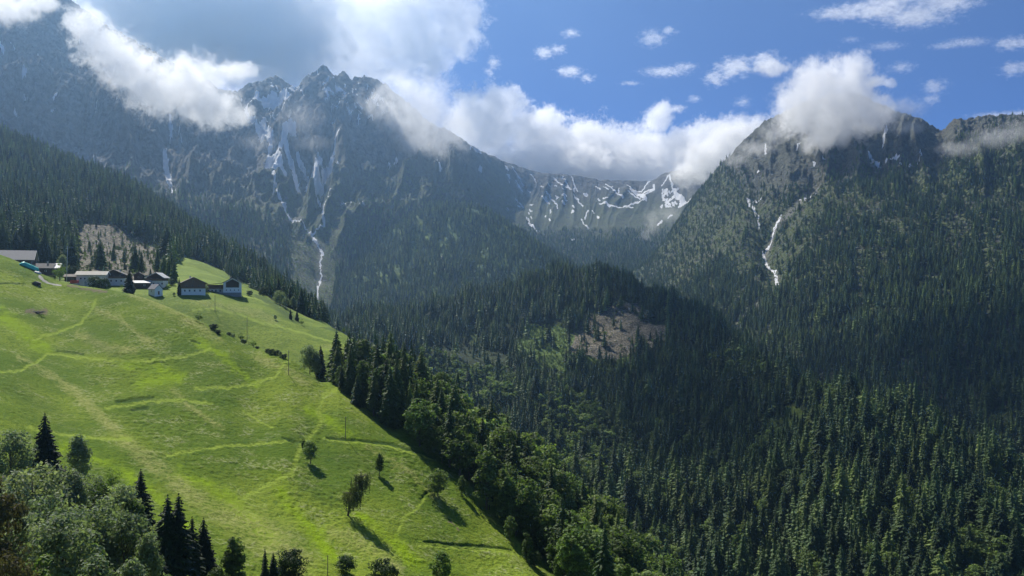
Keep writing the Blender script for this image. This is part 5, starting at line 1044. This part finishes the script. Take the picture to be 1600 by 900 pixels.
def leaning_tree():
    b = on(meadow, 543, 805); k = b.y/F; e = empty('leaning_tree', b-Vector((0, 0, .2))); tag(e, 'leaning weeping tree with drooping strands in the middle of the lower meadow', 'tree')
    r = random.Random(8); hx, hz = 30*k, 66*k
    spine = [Vector((hx*t**1.3*.8, 0, hz*t*.95)) for t in (0, .2, .4, .6, .8, 1)]
    m = MB(); m.tube([spine[0]-Vector((0, 0, .5))]+spine[1:], [.34, .27, .2, .14, .09, .04], 7)
    leaves = MB()
    for i in range(130):
        t = r.uniform(.28, 1.0); p = spine[0].lerp(spine[-1], t)+Vector((0, 0, 0)); p = Vector((hx*t**1.3*.8, 0, hz*t*.95))
        a = r.uniform(0, 6.28); L = r.uniform(.8, 3.3)*(1.1-.45*abs(t-.6)); tip = p+Vector((math.cos(a)*L, math.sin(a)*L, L*.30))
        m.tube([p, p.lerp(tip, .5)+Vector((0, 0, .25)), tip], [.06, .04, .015], 4)
        for j in range(3):
            q = p.lerp(tip, r.uniform(.5, 1)); drop = r.uniform(1.0, 3.4)
            for s_ in range(int(drop/.13)):
                c = q+Vector((r.gauss(0, .10), r.gauss(0, .10), -s_*.13)); u = Vector((r.gauss(0, 1), r.gauss(0, 1), r.gauss(0, .5))).normalized()*r.uniform(.09, .18)
                leaves.quad(tuple(c-u), tuple(c+Vector((0, 0, .05))), tuple(c+u), tuple(c-Vector((u.y*.4, -u.x*.4, .22))))
    link('trunk', m.mesh('trunk', [M_BARK], True), e); link('crown', leaves.mesh('crown', [M_LEAF_DK2]), e)
M_LEAF_DK2 = mat_leaf('willow_leaves', (0.045, 0.065, 0.026), (0.085, 0.105, 0.045), .3)
leaning_tree()
# along the bottom of the frame
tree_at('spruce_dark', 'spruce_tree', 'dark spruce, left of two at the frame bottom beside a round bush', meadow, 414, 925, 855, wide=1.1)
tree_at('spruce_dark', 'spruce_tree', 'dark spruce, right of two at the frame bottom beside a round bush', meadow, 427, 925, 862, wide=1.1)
tree_at('broad_dark', 'broadleaf_bush', 'round dark bush right of the two spruces at the frame bottom', meadow, 452, 912, 853, 'bush', 1.0)
tree_at('broad_dark', 'broadleaf_bush', 'small dark bush alone on the lower meadow', meadow, 541, 895, 862, 'bush', 1.15)
tree_at('broad_dark', 'broadleaf_tree', 'round dark tree cut by the frame bottom below the leaning tree', meadow, 598, 925, 868, wide=1.0)
tree_at('broad_near', 'broadleaf_tree', 'grey green tree cut by the frame bottom right of the dark one', meadow, 688, 925, 858, wide=1.0, var=0)
# the copse at lower left
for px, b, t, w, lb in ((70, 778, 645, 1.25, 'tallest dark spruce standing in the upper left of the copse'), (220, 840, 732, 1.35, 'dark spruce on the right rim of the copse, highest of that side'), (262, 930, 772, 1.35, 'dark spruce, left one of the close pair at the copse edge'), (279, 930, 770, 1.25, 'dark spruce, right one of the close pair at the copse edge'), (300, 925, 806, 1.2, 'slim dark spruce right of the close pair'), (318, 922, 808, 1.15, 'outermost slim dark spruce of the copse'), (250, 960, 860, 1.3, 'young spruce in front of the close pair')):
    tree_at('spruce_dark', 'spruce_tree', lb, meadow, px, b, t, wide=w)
for px, b, t, w, kd, lb in ((18, 775, 668, 1.0, 'broad_grey', 'silvery tree at the left frame edge beside the tallest spruce'), (122, 765, 675, 1.0, 'broad_grey', 'silvery round tree right of the tallest spruce'), (52, 868, 716, 1.0, 'broad_grey', 'broad grey green tree below the tallest spruce'), (112, 848, 730, 1.1, 'broad_grey', 'wide grey green tree in the heart of the copse'), (176, 770, 728, 1.1, 'broad_bright', 'small yellow green tree on the upper rim of the copse'),
                            (190, 850, 752, .9, 'broad_grey', 'pale tree in front of the right rim spruce'), (150, 915, 772, 1.0, 'broad_grey', 'tall silvery tree in the middle of the copse'), (208, 862, 775, .85, 'broad_near', 'greener tree tucked under the right rim spruce'), (196, 935, 795, 1.0, 'broad_grey', 'full grey green tree at the front of the copse'), (95, 960, 800, 1.1, 'broad_grey', 'broad grey green tree at the front left of the copse'),
                            (230, 970, 828, .8, 'broad_grey', 'narrow silvery tree left of the young spruce'), (150, 1010, 862, 1.1, 'broad_grey', 'low silvery tree at the very front of the copse'), (60, 1000, 850, 1.1, 'broad_near', 'green tree at the bottom left of the copse'), (364, 935, 834, 1.05, 'broad_near', 'big grassy green bush tree right of the copse spruces'), (338, 945, 882, 1.0, 'broad_near', 'low bush between the big bush tree and the slim spruces'), (0, 860, 745, 1.0, 'broad_grey', 'grey tree cut by the left frame edge'), (290, 990, 890, 1.0, 'broad_near', 'low green tree under the slim spruces'),
                            (-12, 960, 735, .7, 'broad_red', 'reddish brown tree at the left frame edge'), (14, 1010, 850, .75, 'broad_red', 'reddish brown bush tree in the bottom left corner')):
    tree_at(kd, 'broadleaf_tree', lb, meadow, px, b, t, wide=w)

for px, b, t, kd, lb in ((130, 446, 434, 'broad_bright', 'pale bush behind the red trailer'), (170, 449, 441, 'broad_grey', 'grey bush below the dark timber chalet'), (190, 450, 443, 'broad_bright', 'small bright bush between the big round tree and the lone spruce'), (226, 440, 428, 'broad_dark', 'dark bush behind the low annex'), (262, 452, 442, 'broad_bright', 'bright bush right of the white roofed chalet'), (268, 446, 434, 'broad_dark', 'dark bush below the broad spruce'),
                         (320, 456, 444, 'broad_grey', 'grey bush between the two rightmost houses'), (390, 462, 452, 'broad_dark', 'dark bush right of the rightmost house'), (412, 463, 446, 'broad_dark', 'dark round tree on the rim behind the rightmost house'), (272, 462, 456, 'broad_grey', 'low grey bush beside the slim spruce')):
    tree_at(kd, 'garden_bush', lb, H, px, b, t, 'bush', 1.25)

for px, b, t, w, kd, lb in ((75, 905, 770, 1.1, 'broad_grey', 'grey green tree between the broad one and the front left of the copse'), (130, 960, 835, 1.1, 'broad_near', 'darker green tree beside the low silvery one'), (170, 880, 790, 1.0, 'broad_grey', 'slim silvery tree behind the full front tree'), (85, 800, 735, 1.0, 'broad_near', 'green bush tree at the foot of the tallest spruce'), (140, 800, 738, 1.1, 'broad_grey', 'low grey tree under the silvery round one'),
                            (250, 900, 815, .9, 'broad_grey', 'pale tree between the rim spruce and the close pair'), (35, 930, 800, 1.1, 'broad_grey', 'grey tree behind the bottom left one'), (205, 1000, 868, 1.1, 'broad_grey', 'silvery tree at the frame bottom below the full front tree'), (255, 1000, 885, 1.0, 'broad_near', 'green tree at the frame bottom below the young spruce'), (40, 820, 728, 1.0, 'broad_near', 'green tree behind the broad grey green one'), (155, 830, 752, 1.0, 'broad_near', 'dark green tree between the wide one and the rim')):
    tree_at(kd, 'broadleaf_tree', lb, meadow, px, b, t, wide=w)
for px, b, t, lb in ((205, 905, 800, 'dark spruce half hidden in the middle of the copse'), (100, 830, 742, 'dark spruce half hidden behind the wide grey green tree')):
    tree_at('spruce_dark', 'spruce_tree', lb, meadow, px, b, t, wide=1.35)
